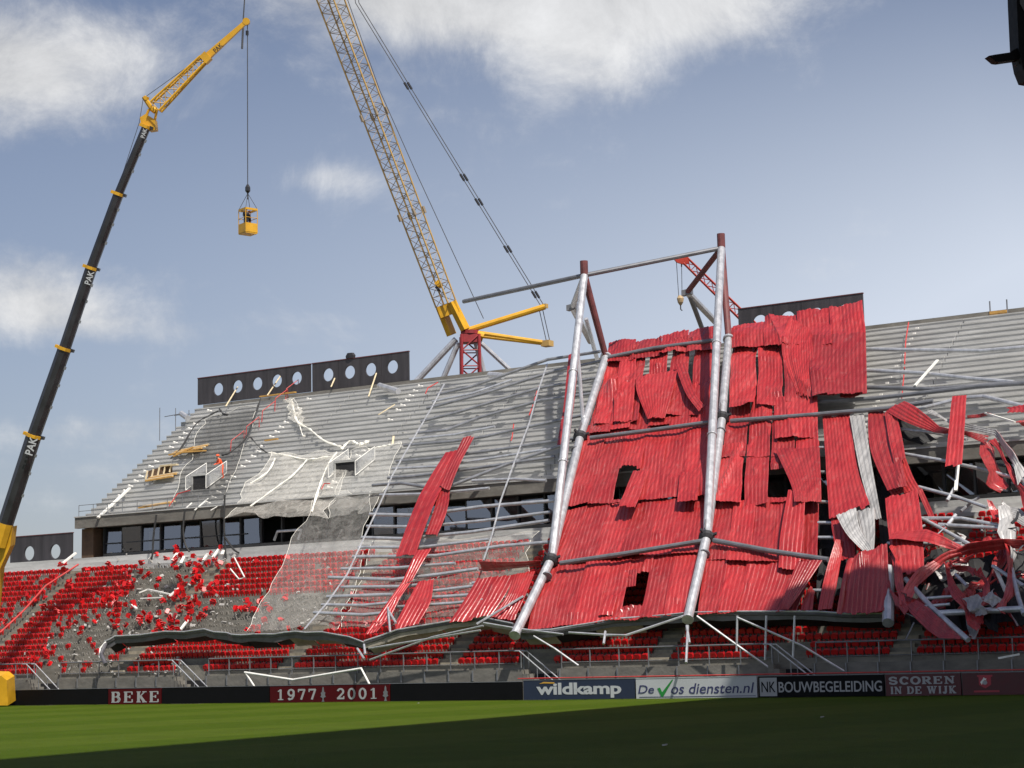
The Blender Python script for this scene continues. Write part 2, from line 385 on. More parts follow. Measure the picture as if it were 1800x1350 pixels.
def smooth_path(pts, n):
    pts = [V(p) for p in pts]
    if len(pts) == 2: return [pts[0].lerp(pts[1], i/(n-1)) for i in range(n)]
    out = []
    k = len(pts)-1
    for i in range(n):
        t = i/(n-1)*k; j = min(int(t), k-1); f = t-j
        p0, p1, p2, p3 = pts[max(j-1, 0)], pts[j], pts[j+1], pts[min(j+2, k)]
        out.append(0.5*((2*p1)+(p2-p0)*f+(2*p0-5*p1+4*p2-p3)*f*f+(3*p1-p0-3*p2+p3)*f**3))
    return out

def kink_path(pts, n, rnd, j=.12):
    pts = [V(p) for p in pts]; k = len(pts)-1
    q = [pts[0]]
    for a, b in zip(pts[:-1], pts[1:]):
        q += [a.lerp(b, .5)+V((rnd.uniform(-j, j), rnd.uniform(-j, j)*2, rnd.uniform(-j, j))), b+V((rnd.uniform(-j, j), rnd.uniform(-j, j)*2, rnd.uniform(-j, j)))]
    k = len(q)-1; out = []
    for i in range(n):
        t = i/(n-1)*k; s = min(int(t), k-1); out.append(q[s].lerp(q[s+1], t-s))
    return out

def loft(A, B, ny=None, kink=0, period=0.27, amp=0.024, creases=3, cr=0.14, rag=0.02, seed=0, thick=0.018, dent=0.06, front_grey=False):
    """a corrugated sheet between two edge lines; ribs run along the edges"""
    rnd = random.Random(seed)
    mA, mB_ = V(A[len(A)//2]), V(B[len(B)//2])
    if -((mB_-mA).cross(V(A[-1])-V(A[0])+V(B[-1])-V(B[0]))).dot(CAM-mA) < 0: A, B = B, A
    L = max(sum((V(A[i+1])-V(A[i])).length for i in range(len(A)-1)), 0.3)
    W = max((V(A[0])-V(B[0])).length, (V(A[-1])-V(B[-1])).length, 0.25)
    if ny is None: ny = max(8, min(26, int(L/0.45)))
    ribs = max(2, round(W/period))
    prof = [(0, 0), (0.34, 0), (0.48, 1), (0.86, 1)]
    S = [((i+p)/ribs, h) for i in range(ribs) for p, h in prof]+[(1.0, 0)]
    PA, PB = (kink_path(A, ny, rnd, kink), kink_path(B, ny, rnd, kink)) if kink else (smooth_path(A, ny), smooth_path(B, ny))
    crl = []
    for _ in range(creases):
        ph = rnd.choice([rnd.uniform(-.5, .5), rnd.uniform(0, math.pi)])
        crl.append((math.cos(ph), math.sin(ph), rnd.uniform(0.1, 0.9), rnd.uniform(.35, 1)*cr*rnd.choice((-.4, 1)), rnd.uniform(0.05, 0.16), rnd.random(), rnd.uniform(.15, .5)))
    off = V((rnd.uniform(0, 99), rnd.uniform(0, 99), 0))
    asp = L/W
    ragt = [rnd.uniform(-rag, rag) for _ in range(ribs+1)]; ragb = [rnd.uniform(-rag, rag) for _ in range(ribs+1)]
    top, nrm = [], []
    for j in range(ny):
        t = j/(ny-1)
        ja, jb = max(j-1, 0), min(j+1, ny-1)
        tan = ((PA[jb]+PB[jb])-(PA[ja]+PB[ja])).normalized()
        row, rn = [], []
        for (s, h) in S:
            p = PA[j].lerp(PB[j], s)
            n = (PB[j]-PA[j]).cross(tan)
            n = n.normalized() if n.length > 1e-6 else RN.copy()
            n = -n
            d = amp*h
            for (ca, sa, c0, a, w, pos, ext) in crl:
                e = (t*ca+s*sa/asp*1.4)-c0*(abs(ca)+abs(sa)/asp*1.4)
                fall = math.exp(-((s-pos)/ext)**2) if abs(ca) > .7 else 1
                d += a*math.exp(-abs(e)/w*2)*fall
            d += dent*noise.noise(V((s*W*.55, t*L*.35, 0))+off)*1.6
            e0 = ragt[int(s*ribs)]*(1-t)**4+ragb[int(s*ribs)]*t**4
            p = p+n*d+tan*(e0*L)
            row.append(p); rn.append(n)
        top.append(row); nrm.append(rn)
    nx = len(S); mb = MB()
    vs = [p for r in top for p in r]+[top[j][i]-nrm[j][i]*thick for j in range(ny) for i in range(nx)]
    k = nx*ny; ff, bf = [], []
    for j in range(ny-1):
        for i in range(nx-1):
            a = j*nx+i
            ff.append((a, a+nx, a+nx+1, a+1)); bf.append((k+a, k+a+1, k+a+nx+1, k+a+nx))
    mb.add(vs, ff, 1 if front_grey else 0)
    for f in bf: mb.f.append(list(f)); mb.m.append(0 if front_grey else 1)
    edge = [(i, i+1) for i in range(nx-1)]+[((ny-1)*nx+i+1, (ny-1)*nx+i) for i in range(nx-1)]+[((j+1)*nx, j*nx) for j in range(ny-1)]+[(j*nx+nx-1, (j+1)*nx+nx-1) for j in range(ny-1)]
    for a, b in edge: mb.f.append([a, b, k+b, k+a]); mb.m.append(0)
    return mb

# ------------------------------------------------------------------ ground
g = MB(); g.add([(-3000, -1500, -0.02), (1500, -1500, -0.02), (1500, 4000, -0.02), (-3000, 4000, -0.02)], [(0, 1, 2, 3)])
tag(build('ground', g, 'earth'), 'bare brown ground around the stadium', None, None, 'structure')
g = MB(); g.add([(-150, -30, 0), (20, -30, 0), (20, 95.2, 0), (-150, 95.2, 0)], [(0, 1, 2, 3)])
tag(build('pitch', g, 'grass'), 'mown green grass pitch in front of the stand', None, None, 'structure')

# ------------------------------------------------------------------ grandstand
GS = thing('grandstand', 'long two-tier concrete grandstand lying half under the fallen red roof', 'grandstand', (-70, 95, 0))
XL, XR = -130.0, -18.0
UXL = -107.9
for i in range(LROWS):
    y, z = LY+LRUN*i, LZ+LRISE*i
    m = MB().box((XL-0.004*i, y, z-0.55), (XR+0.004*i, y+LRUN+0.12, z))
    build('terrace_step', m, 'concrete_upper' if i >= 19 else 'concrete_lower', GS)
ru_ = random.Random(21)
for i in range(UROWS):
    y, z = UY+URUN*i, UZ0+URISE*i
    x = UXL-0.004*i; jo = 8.2+(i % 2)*0.0
    while x < XR-1:
        x2 = min(x+jo, XR+.004*i)
        dz, dy = ru_.uniform(-.014, .014), ru_.uniform(-.02, .02)
        # precast unit with its raised nosing
        m = MB().box((x+.018, y+dy, z-0.5+dz), (x2-.018, y+URUN+0.10+dy, z+dz)).box((x+.03, y-0.035+dy, z-0.07+dz), (x2-.03, y+0.02+dy, z+0.012+dz))
        build('terrace_unit', m, 'concrete_upper', GS)
        x = x2
# aisle stairs of the lower tier
AISLES = [-120.9, -106.8, -92.6, -78.3, -66.0, -52.0, -38.0, -24]
stp = MB().box((-.58, -.29, -.2), (.58, .0, .205)).mesh('aisle_step'); stp.materials.append(MATS['aisle'])
pad = MB().box((-.58, .012, -.2), (.58, LRUN-.3, .008)).mesh('aisle_tread'); pad.materials.append(MATS['aisle'])
for x in AISLES[1:-1]:
    for i in range(19):
        for me_, nm in ((stp, 'aisle_step'), (pad, 'aisle_tread')):
            o = bpy.data.objects.new(nm, me_); COL.objects.link(o); o.parent = GS
            o.location = V((x, LY+LRUN*(i+(1 if nm == 'aisle_step' else 0)), LZ+LRISE*i))-V(GS.location)
# front wall of the lower tier
LF = [-99.6, -86.5, -60.3, -44.8]        # stairs down to the pitch start here
m = MB()
xs = [XL]+[e for x in LF for e in (x, x+2.2)]+[XR]
for a, b in zip(xs[0::2], xs[1::2]): m.box((a, 94.55, 0.0), (b, 94.998, 1.72))
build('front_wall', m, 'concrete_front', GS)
build('gap_shade', MB().box((XL, 94.999, -0.01), (XR, 95.3, 1.44)), 'recess_shade', GS)  # solid dark strip painting the shade seen through the stair gaps
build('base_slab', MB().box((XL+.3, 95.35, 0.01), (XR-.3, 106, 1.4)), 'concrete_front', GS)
# back of tiers
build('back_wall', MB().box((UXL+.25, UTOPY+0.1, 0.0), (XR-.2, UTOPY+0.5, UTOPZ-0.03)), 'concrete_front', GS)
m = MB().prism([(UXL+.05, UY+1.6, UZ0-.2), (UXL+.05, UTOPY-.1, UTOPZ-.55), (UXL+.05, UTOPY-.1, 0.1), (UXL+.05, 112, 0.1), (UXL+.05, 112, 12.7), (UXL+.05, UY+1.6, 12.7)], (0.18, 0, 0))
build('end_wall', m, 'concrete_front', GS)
# facade band below the upper tier
zf = LZ+LRISE*(LROWS-1)+0.0
build('parapet', MB().box((UXL-.15, UY-.42, UZ0-.75), (XR-.1, UY-.04, UZ0+.06)), 'concrete_front', GS)
build('parapet_coping', MB().box((UXL-.2, UY-.48, UZ0+.062), (XR-.15, UY+.0, UZ0+.15)), 'concrete_upper', GS)
build('soffit', MB().box((UXL, UY-.03, UZ0-.72), (XR-.12, 112.2, UZ0-.56)), 'recess_shade', GS)
build('box_floor', MB().box((UXL, 107.75, zf-.4), (XR-.12, 112.2, zf+.03)), 'concrete_front', GS)
build('box_back_wall', MB().box((UXL+.1, 112.0, zf+.03), (XR-.2, 112.15, UZ0-.73)), 'recess_shade', GS)
build('sill_wall', MB().box((UXL+1.5, 107.95, zf+.035), (XR-.3, 108.15, zf+.30)), 'concrete_front', GS)
wood = MB().box((UXL-.02, 107.2, zf-.9), (UXL+1.2, 111.9, UZ0-.76))
for k in range(6): wood.box((UXL-.06, 107.4+k*.75, zf-1.0), (UXL-.021, 107.6+k*.75, UZ0-.77))
build('timber_cheek', wood, 'timber_dark', GS)
px = UXL+1.6; k = 0
rp = random.Random(3)
while px < XR-2:
    w = rp.choice((1.85, 1.95, 2.05))
    dark = -92.2 < px < -82.5
    if not dark and rp.random() > .2:
        tilt = rp.uniform(-.08, .08); ty = rp.uniform(-.12, .12)
        gx0, gx1, gz0, gz1 = px+.07, px+w-.07, zf+.34, UZ0-.80
        p = MB().add([(gx0, 108.06+tilt, gz0), (gx1, 108.06-tilt, gz0), (gx1, 108.06-tilt+ty, gz1), (gx0, 108.06+tilt+ty, gz1)], [(0, 1, 2, 3)])
        build('window_pane', p, 'glass', GS)
    build('mullion', MB().box((px-.06, 107.93 if k % 3 else 107.88, zf+.305), (px+.06, 108.2, UZ0-.755)), 'mullion', GS)
    if k % 4 == 1 and not dark:
        build('interior_wall', MB().box((px+.4, 110.4, zf+.04), (px+1.6, 110.6, UZ0-1.0)), rp.choice(['grey_sheet', 'timber_pale', 'steel_dark']), GS)
    px += w; k += 1
build('transom', MB().box((UXL+1.5, 107.97, zf+1.02), (-92.3, 108.14, zf+1.10)), 'mullion', GS)

# nosing brackets up the aisles of the upper tier
br = MB().prism([(0, 0, 0), (.42, 0, 0), (.30, 0, .10), (.16, 0, .10), (0, 0, .20)], (0, .22, 0))
brme = br.mesh('stair_bracket'); brme.materials.append(MATS['nosing'])
for (u0, v0, u1, v1) in ((356, 722, 186, 902), (520, 700, 398, 870), (738, 676, 585, 845)):
    A, B = UT(u0, v0), UT(u1, v1)
    X0 = (A.x+B.x)/2
    for i in range(1, UROWS-1):
        for h in (0,):
            if rp.random() < .22: continue
            o = bpy.data.objects.new('stair_bracket', brme); COL.objects.link(o); o.parent = GS
            y, z = UY+URUN*i+.05+h*.26, UZ0+URISE*i+.02
            o.location = V((X0+rp.uniform(-.06, .06), y-h*.28, z+h*.0))-V(GS.location)
            if h: o.location.x += 1.15
dot = MB().box((0, 0, 0), (.2, .12, .12)).mesh('aisle_marker'); dot.materials.append(MATS['nosing'])
XA = UT(1575, 640).x
for i in range(4, UROWS-1):
    o = bpy.data.objects.new('aisle_marker', dot); COL.objects.link(o); o.parent = GS
    o.location = V((XA, UY+URUN*i+.06, UZ0+URISE*i+.015))-V(GS.location)

# vomitories in the upper tier
def vomitory(u0, u1, v0, v1):
    a, b = UT(u0, v1), UT(u1, v1)
    z1 = UT(u0, v0).z; y = a.y
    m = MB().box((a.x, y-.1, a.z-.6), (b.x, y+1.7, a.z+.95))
    build('vomitory_opening', m, 'recess_shade', GS)  # solid block, the opening's shade is its dark colour
    m = MB().box((a.x-.14, y-.15, a.z-.6), (a.x-.001, y+1.9, a.z+1.0)).box((b.x+.001, y-.15, a.z-.6), (b.x+.14, y+1.9, a.z+1.0)).box((a.x-.15, y-.16, a.z+.955), (b.x+.15, y+1.95, a.z+1.12))
    build('vomitory_wall', m, 'concrete_upper', GS)
    for x in (a.x-.2, b.x+.2):
        fr = MB()
        q = [V((x, y-.7, a.z-.1)), V((x, y+1.6, a.z+1.2)), V((x, y+1.6, a.z+2.1)), V((x, y-.7, a.z+.9))]
        for i in range(4): fr.tube([q[i], q[(i+1) % 4]], .03, 6)
        f = build('guard_frame', fr, 'white_bar', GS)
        build('guard_mesh', MB().add(q, [(0, 1, 2, 3)]), 'mesh_panel', f)
vomitory(341, 367, 842, 860)
vomitory(592, 628, 818, 838)
# red handrails up the aisle
for (u, v) in ((405, 795), (432, 770), (460, 742), (483, 720), (502, 703)):
    a = UT(u, v); p = [a, a+V((0, .1, .9)), a+V((.25, 1.3, 1.75)), a+V((.25, 1.3, .95))]
    build('handrail', MB().tube(p, .035, 6), 'rail_red', GS)
for pts in (((297, 890), (312, 868), (334, 862)), ((565, 860), (570, 850), (580, 850)), ((1597, 567), (1592, 600), (1590, 640)), ((1590, 645), (1587, 680), (1585, 700)),
            ((770, 672), (752, 682), (748, 692)), ((946, 680), (936, 715), (930, 730)), ((903, 745), (900, 770), (898, 775))):
    build('handrail', MB().tube([UT(*p, .5) for p in pts], .04, 6), 'rail_red', GS)
# guard rail on the upper parapet, far end
pr = MB()
for k in range(9):
    x = UXL+.1+k*1.5
    pr.tube([(x, UY-.25, UZ0+.15), (x, UY-.25, UZ0+1.0)], .025, 6)
for h in (.55, 1.0): pr.tube([(UXL+.1, UY-.25, UZ0+h), (UXL+12.1, UY-.25, UZ0+h)], .022, 6)
build('parapet_rail', pr, 'rail', GS)
# scaffold poles at the back corner
sp_ = MB()
c0 = V((UXL, UTOPY-2.5, UTOPZ-2))
for dx, dy in ((-.4, 0), (-1.2, -1), (-.4, 1.6)): sp_.tube([c0+V((dx, dy, -1.2)), c0+V((dx, dy, 1.5))], .03, 6)
sp_.tube([c0+V((-2.0, 1.6, 1.2)), c0+V((.5, 1.6, 1.15))], .03, 6); sp_.tube([c0+V((-1.6, 0, .9)), c0+V((.5, 0, 1.0))], .03, 6)
build('scaffold_poles', sp_, 'steel_dark', GS)

# ------------------------------------------------------------------ railing along the front of the lower tier
RL = thing('front_railing', 'grey tubular railing along the foot of the lower seats', 'railing', (-70, 94.7, 1.7))
segs = [(XL, -99.7), (-97.2, -86.6), (-84.1, -60.4), (-57.9, -44.9), (-42.4, XR)]
for (a, b) in segs:
    build('top_rail', MB().tube([(a, 94.75, 2.78), (b, 94.75, 2.78)], .045, 8), 'rail', RL)
    build('mid_rail', MB().tube([(a, 94.75, 2.05), (b, 94.75, 2.05)], .03, 6), 'rail', RL)
    n = max(1, round((b-a)/1.75))
    for i in range(n+1):
        x = a+(b-a)*i/n
        build('post', MB().bar((x, 94.75, 1.35), (x, 94.75, 2.74), .07, .05), 'rail', RL)
        if i < n and i % 2 == 0:
            pass
        build('post_foot', MB().bar((x, 94.52, 1.1), (x, 94.52, 1.7), .10, .07), 'rail', RL)
# glazed/meshed infill near the stairs
for li, x in enumerate(LF):
    T = thing('pitch_stairs', ['concrete stairs to the pitch behind the BEKE board', 'concrete stairs to the pitch left of the 1977 board', 'concrete stairs to the pitch left of the navy board', 'concrete stairs to the pitch behind the tick board'][li], 'stairs', (x, 94, 0), 'stairs down to the pitch')
    for i in range(7):
        build('step', MB().box((x+.1+i*.32-.02*i, 93.75, 0.0), (x+.1+(i+1)*.32, 94.53+.002*i, 1.70-i*.24)), 'concrete_front', T)
    for yy in (93.7, 94.5):
        p = [V((x-.1, yy, 2.75)), V((x+.25, yy, 2.74)), V((x+2.6, yy, .95))]
        build('handrail', MB().tube(p, .04, 8), 'steel', T)
        for f in (.05, .5, .95):
            q = p[1].lerp(p[2], f); build('post', MB().tube([q, q-V((0, 0, .85))], .03, 6), 'rail', T)

# ------------------------------------------------------------------ advertising boards
def px_x(u, Y=YB): return onY(u, 1215, Y).x
def board(u0, u1, m, label, h, name='advertising_board'):
    x0, x1 = px_x(u0), px_x(u1)
    T = thing(name, label, 'board', ((x0+x1)/2, YB+.08, 0), 'boards along the pitch')
    T.rotation_euler = (random.uniform(-.006, .006), random.uniform(-.002, .002), random.uniform(-.004, .004))
    pn = build('panel', MB().box((x0+.015, YB, .03), (x1-.015, YB+.14, h)), m, T)
    build('frame', MB().box((x0+.01, YB-.015, h+.002), (x1-.01, YB+.155, h+.035)), 'steel_dark' if m != 'ad_white' else 'ad_white', T)
    for k in range(3):
        x = x0+(x1-x0)*(k+.5)/3
        build('foot', MB().bar((x, YB+.145, h*.8), (x, YB+.7, .02), .06), 'rail', T)
    return pn, x0, x1

def put_glyphs(mb, rect, T, m, name='lettering', depth=0.012, gap=0.004):
    """fit flat 2-D strokes (x right, z up, unit box) on the face of a board"""
    x0, x1, z0, z1 = rect
    xs = [p.x for p in mb.v]; zs = [p.z for p in mb.v]
    a, b, c, d = min(xs), max(xs), min(zs), max(zs)
    o = MB(); o.f = mb.f; o.m = mb.m
    y0, y1 = min(p.y for p in mb.v), max(p.y for p in mb.v)
    o.v = [V((x0+(p.x-a)/(b-a)*(x1-x0), YB-gap-(depth if p.y < (y0+y1)/2+1e-9 and y1 > y0 else 0), z0+(p.z-c)/(d-c)*(z1-z0))) for p in mb.v]
    for isl in islands(o): build('letter', isl, m, T)

def islands(mb):
    par = list(range(len(mb.v)))
    def find(i):
        while par[i] != i: par[i] = par[par[i]]; i = par[i]
        return i
    key = {}
    for i, v in enumerate(mb.v):
        k = (round(v.x, 4), round(v.z, 4), round(v.y, 4))
        if k in key: par[find(i)] = find(key[k])
        else: key[k] = i
    for f in mb.f:
        for i in f[1:]: par[find(i)] = find(f[0])
    out = {}
    for f in mb.f:
        r_ = find(f[0]); e_ = out.setdefault(r_, (MB(), {}))
        m_, mp_ = e_
        for i in f:
            if i not in mp_: mp_[i] = len(m_.v); m_.v.append(mb.v[i])
        m_.f.append([mp_[i] for i in f]); m_.m.append(0)
    return [e_[0] for e_ in out.values()]

def text_mb(s, shear=0.0, bold=0.0, space=1.0):
    cu = bpy.data.curves.new('t', 'FONT'); cu.body = s; cu.shear = shear; cu.offset = bold; cu.space_character = space; cu.extrude = 0.02; cu.resolution_u = 4
    ob = bpy.data.objects.new('t', cu); COL.objects.link(ob)
    bpy.context.view_layer.update()
    me = bpy.data.meshes.new_from_object(ob.evaluated_get(bpy.context.evaluated_depsgraph_get()))
    mb = MB(); mb.add([V((v.co.x, -v.co.z, v.co.y)) for v in me.vertices], [tuple(p.vertices) for p in me.polygons])
    bpy.data.objects.remove(ob); bpy.data.curves.remove(cu); bpy.data.meshes.remove(me)
    return mb

# slab serif strokes: thick stems, thin arms, bracketless feet
def arc(cx, cz, rx, rz, a0, a1, n=10):
    return [(cx+rx*math.cos(R(a0+(a1-a0)*i/n)), cz+rz*math.sin(R(a0+(a1-a0)*i/n))) for i in range(n+1)]
GL = {
 'B': [('t', [(.2, 0), (.2, 1)]), ('n', [(.05, 1), (.5, 1)]+arc(.5, .76, .25, .24, 90, -90)+[(.2, .52)]), ('n', [(.05, 0), (.52, 0)]+arc(.52, .26, .3, .26, -90, 90)+[(.2, .52)]), ('t', arc(.5, .76, .25, .24, 60, -60)), ('t', arc(.52, .26, .3, .26, -60, 60))],
 'E': [('t', [(.2, 0), (.2, 1)]), ('n', [(.03, 1), (.82, 1), (.82, .76)]), ('n', [(.03, 0), (.85, 0), (.85, .26)]), ('n', [(.2, .52), (.6, .52)]), ('n', [(.6, .40), (.6, .64)])],
 'K': [('t', [(.2, 0), (.2, 1)]), ('n', [(.03, 1), (.4, 1)]), ('n', [(.03, 0), (.4, 0)]), ('n', [(.8, 1), (.25, .42)]), ('t', [(.38, .55), (.8, 0)]), ('n', [(.6, 1), (.98, 1)]), ('n', [(.6, 0), (1, 0)])],
 '1': [('t', [(.5, 0), (.5, 1)]), ('n', [(.2, .82), (.5, 1)]), ('n', [(.2, 0), (.8, 0)])],
 '9': [('t', arc(.5, .68, .32, .3, 0, 360, 18)), ('t', [(.82, .68), (.8, .35), (.62, .08), (.3, 0), (.2, .12)])],
 '7': [('t', [(.12, .96), (.85, .96), (.45, 0)]), ('n', [(.12, 1), (.12, .74)])],
 '2': [('t', arc(.48, .72, .32, .28, 160, -30)+[(.15, .04)]), ('t', [(.12, .04), (.85, .04)]), ('n', [(.86, 0), (.86, .25)])],
 '0': [('t', arc(.5, .5, .34, .5, 0, 360, 20))],
 'S': [('t', arc(.48, .75, .32, .25, 30, 270, 10)+arc(.5, .25, .33, .25, 90, -150, 10)), ('n', [(.82, .98), (.82, .72)]), ('n', [(.14, .02), (.14, .28)])],
 'C': [('t', arc(.52, .5, .4, .5, 45, 315, 16)), ('n', [(.86, 1), (.86, .68)])],
 'O': [('t', arc(.5, .5, .42, .5, 0, 360, 20))],
 'R': [('t', [(.2, 0), (.2, 1)]), ('n', [(.03, 1), (.5, 1)]+arc(.5, .76, .27, .24, 90, -90)+[(.2, .52)]), ('t', arc(.5, .76, .27, .24, 60, -60)), ('t', [(.45, .52), (.85, 0)]), ('n', [(.03, 0), (.4, 0)]), ('n', [(.7, 0), (1, 0)])],
 'N': [('n', [(.16, 0), (.16, 1)]), ('t', [(.16, .98), (.84, .02)]), ('n', [(.84, 0), (.84, 1)]), ('n', [(0, 0), (.34, 0)]), ('n', [(0, 1), (.25, 1)]), ('n', [(.66, 1), (1, 1)])],
 'I': [('t', [(.5, 0), (.5, 1)]), ('n', [(.22, 0), (.78, 0)]), ('n', [(.22, 1), (.78, 1)])],
 'D': [('t', [(.2, 0), (.2, 1)]), ('n', [(.03, 1), (.45, 1)]+arc(.45, .5, .42, .5, 90, -90, 14)+[(.03, 0)]), ('t', arc(.45, .5, .42, .5, 60, -60))],
 'W': [('t', [(.1, 1), (.3, 0)]), ('n', [(.3, 0), (.5, .9)]), ('t', [(.5, .95), (.7, 0)]), ('n', [(.7, 0), (.9, 1)]), ('n', [(-.05, 1), (.26, 1)]), ('n', [(.36, 1), (.62, 1)]), ('n', [(.76, 1), (1.05, 1)])],
 'J': [('t', [(.6, 1), (.6, .2)]+arc(.38, .2, .22, .2, 0, -170, 8)), ('n', [(.35, 1), (.85, 1)])],
}
def slab(s, tw=.19, nw=.095, sp=1.12, asp=.72, widths={}):
    mb = MB(); x = 0; mb.cuts = []
    for ch in s:
        mb.cuts.append((len(mb.v), len(mb.f)))
        if ch == ' ': x += .55; continue
        wd = widths.get(ch, 1.0)*asp
        for k_, (kind, pl) in enumerate(GL[ch]):
            w = (tw if kind == 't' else nw)
            y0 = 0
            for (a, b) in zip(pl[:-1], pl[1:]):
                A, B = V((x+a[0]*wd, 0, a[1])), V((x+b[0]*wd, 0, b[1]))
                d = (B-A); l = d.length
                if l < 1e-5: continue
                d /= l; nrm = V((-d.z, 0, d.x))*w/2; e = d*w*.18
                q = [A-e-nrm, B+e-nrm, B+e+nrm, A-e+nrm]
                n = len(mb.v)
                dy = .0
                mb.add([p+V((0, -.01, 0)) for p in q]+[p for p in q], [(0, 1, 2, 3), (0, 4, 5, 1), (1, 5, 6, 2), (2, 6, 7, 3), (3, 7, 4, 0)])
        x += wd*sp+.06
    return mb
def jitter_faces(mb, step=.0007):
    """keep overlapping strokes off one plane"""
    n = len(mb.v)//8
    for i in range(n):
        for j in range(4): mb.v[i*8+j].y -= step*(i % 7)
    return mb
def put_slab(s, rect, T, m, **kw):
    x0, x1, z0, z1 = rect
    mb = jitter_faces(slab(s, **kw))
    xs = [p.x for p in mb.v]; zs = [p.z for p in mb.v]; a, b, c, d = min(xs), max(xs), min(zs), max(zs)
    o = MB(); o.f = mb.f; o.m = mb.m
    o.v = [V((x0+(p.x-a)/(b-a)*(x1-x0), YB-.003+p.y*.8, z0+(p.z-c)/(d-c)*(z1-z0))) for p in mb.v]
    cu_ = mb.cuts+[(len(mb.v), len(mb.f))]
    for (v0, f0), (v1, f1) in zip(cu_[:-1], cu_[1:]):
        if f1 == f0: continue
        c_ = MB(); c_.v = o.v[v0:v1]; c_.f = [[i-v0 for i in f] for f in o.f[f0:f1]]; c_.m = o.m[f0:f1]
        build('letter', c_, m, T)
HL, HP = 1.03, 1.09
board(-70, 189, 'led_black', 'unlit black board at the far left end of the pitch edge', HL, 'display_board')
T, x0, x1 = board(190, 283, 'led_red', 'dark red board reading BEKE between black boards', HL, 'display_board')
put_slab('BEKE', (px_x(196), px_x(279), .12, .84), T, 'letter_grey', sp=1.2)
board(284, 473, 'led_black', 'unlit black board between the BEKE and 1977 boards', HL, 'display_board')
T, x0, x1 = board(474, 685, 'led_red', 'dark red board reading 1977 and 2001', HL, 'display_board')
put_slab('1977', (px_x(488), px_x(556), .16, .84), T, 'letter_grey', tw=.17, sp=1.2)
put_slab('2001', (px_x(592), px_x(662), .16, .84), T, 'letter_grey', tw=.17, sp=1.2)
for uu in (568, 678):     # small cup emblem
    x = px_x(uu); e = MB()
    prof = [(0.02, .02), (.10, .02), (.05, .12), (.05, .26), (.20, .34), (.13, .44), (.17, .60), (.08, .66), (.06, .84), (0.02, .98)]
    pts = [V((x+a, YB-.004, .04+b*.9)) for a, b in prof]+[V((x-a, YB-.004, .04+b*.9)) for a, b in reversed(prof)]
    build('cup_emblem', MB().prism(pts, (0, -.012, 0)), 'rail', T)
board(686, 917, 'led_black', 'unlit black board between the 2001 and navy boards', HL, 'display_board')
T, x0, x1 = board(920, 1116, 'ad_navy', 'navy board reading wildkamp in white letters', HP)
put_glyphs(text_mb('wildkamp', bold=.03, space=.98), (px_x(943), px_x(1092), .10, .94), T, 'ad_white')
e = MB(); w0, w1 = px_x(948), px_x(975)
e.prism([(w0, YB-.004, .90), (w0+.3, YB-.004, 1.0), (w1, YB-.004, .97), (w1, YB-.004, .90), (w0+.35, YB-.004, .92)], (0, -.01, 0)); build('flash', e, 'ad_gold', T)
T, x0, x1 = board(1118, 1331, 'ad_white', 'white board reading De Vos diensten.nl with green tick', HP)
put_glyphs(text_mb('De', shear=.2, bold=.004), (px_x(1122), px_x(1150), .30, .74), T, 'ad_ink')
put_glyphs(text_mb('os diensten.nl', shear=.2, bold=.004), (px_x(1180), px_x(1326), .26, .80), T, 'ad_ink')
e = MB(); a = px_x(1156); b = px_x(1184)
e.prism([(a, YB-.006, .56), (a+.16, YB-.006, .60), (a+.28, YB-.006, .36), (b-.06, YB-.006, 1.02), (b, YB-.006, 1.0), (a+.33, YB-.006, .12), (a+.22, YB-.006, .12)], (0, -.01, 0)); build('green_tick', e, 'ad_green', T)
e = MB().box((px_x(1124), YB-.012, .10), (px_x(1328), YB-.004, .13)); build('underline', e, 'ad_ink', T)
T, x0, x1 = board(1333, 1555, 'led_black', 'black board reading NK BOUWBEGELEIDING', HP)
a, b = px_x(1336), px_x(1366)
build('logo_square', MB().box((a, YB-.02, .08), (b, YB-.004, 1.02)), 'letter_grey', T)
lm = text_mb('NK'); put_glyphs(lm, (a+.1, b-.08, .28, .82), T, 'led_black', gap=.022)
put_glyphs(text_mb('BOUWBEGELEIDING', bold=.012), (px_x(1369), px_x(1551), .26, .80), T, 'letter_grey')
T, x0, x1 = board(1557, 1690, 'ad_maroon', 'maroon board reading SCOREN IN DE WIJK', HP)
put_slab('SCOREN', (px_x(1563), px_x(1679), .57, .98), T, 'letter_grey', tw=.24, nw=.13, asp=.85)
put_slab('IN DE WIJK', (px_x(1566), px_x(1681), .10, .49), T, 'letter_grey', tw=.24, nw=.13, asp=.85, widths={'I': .55, 'J': .75, 'W': 1.3})
T, x0, x1 = board(1692, 1900, 'ad_maroon', 'maroon board with a small red club shield at the right edge', HP)
a, b = px_x(1719), px_x(1746)
sh = [(a, .98), (b, .98), (b, .92), (b-.08, .88), (b-.08, .52), ((a+b)/2, .34), (a+.08, .52), (a+.08, .88), (a, .92)]
E_ = build('crest', MB().prism([V((x, YB-.004, z)) for x, z in sh], (0, -.012, 0)), 'crest_red', T)
m = MB(); cx = (a+b)/2
m.prism([V((cx+.12*math.cos(t), YB-.018, .62+.10*math.sin(t))) for t in [i*math.pi/6 for i in range(12)]], (0, -.008, 0)); build('ball', m, 'letter_grey', T)
m = MB().prism([V((cx+p[0]*.26, YB-.018, .62+p[1]*.22)) for p in ((-.9, .1), (-.4, .75), (-.2, 1.15), (.1, .9), (.35, .95), (.2, .6), (.5, .5), (-.1, .55), (-.45, .0), (-.6, -.5))], (0, -.007, 0)); build('leaping_horse', m, 'white_bar', T)
build('caption', MB().box((px_x(1712), YB-.012, .16), (px_x(1757), YB-.004, .25)), 'crest_red', T)
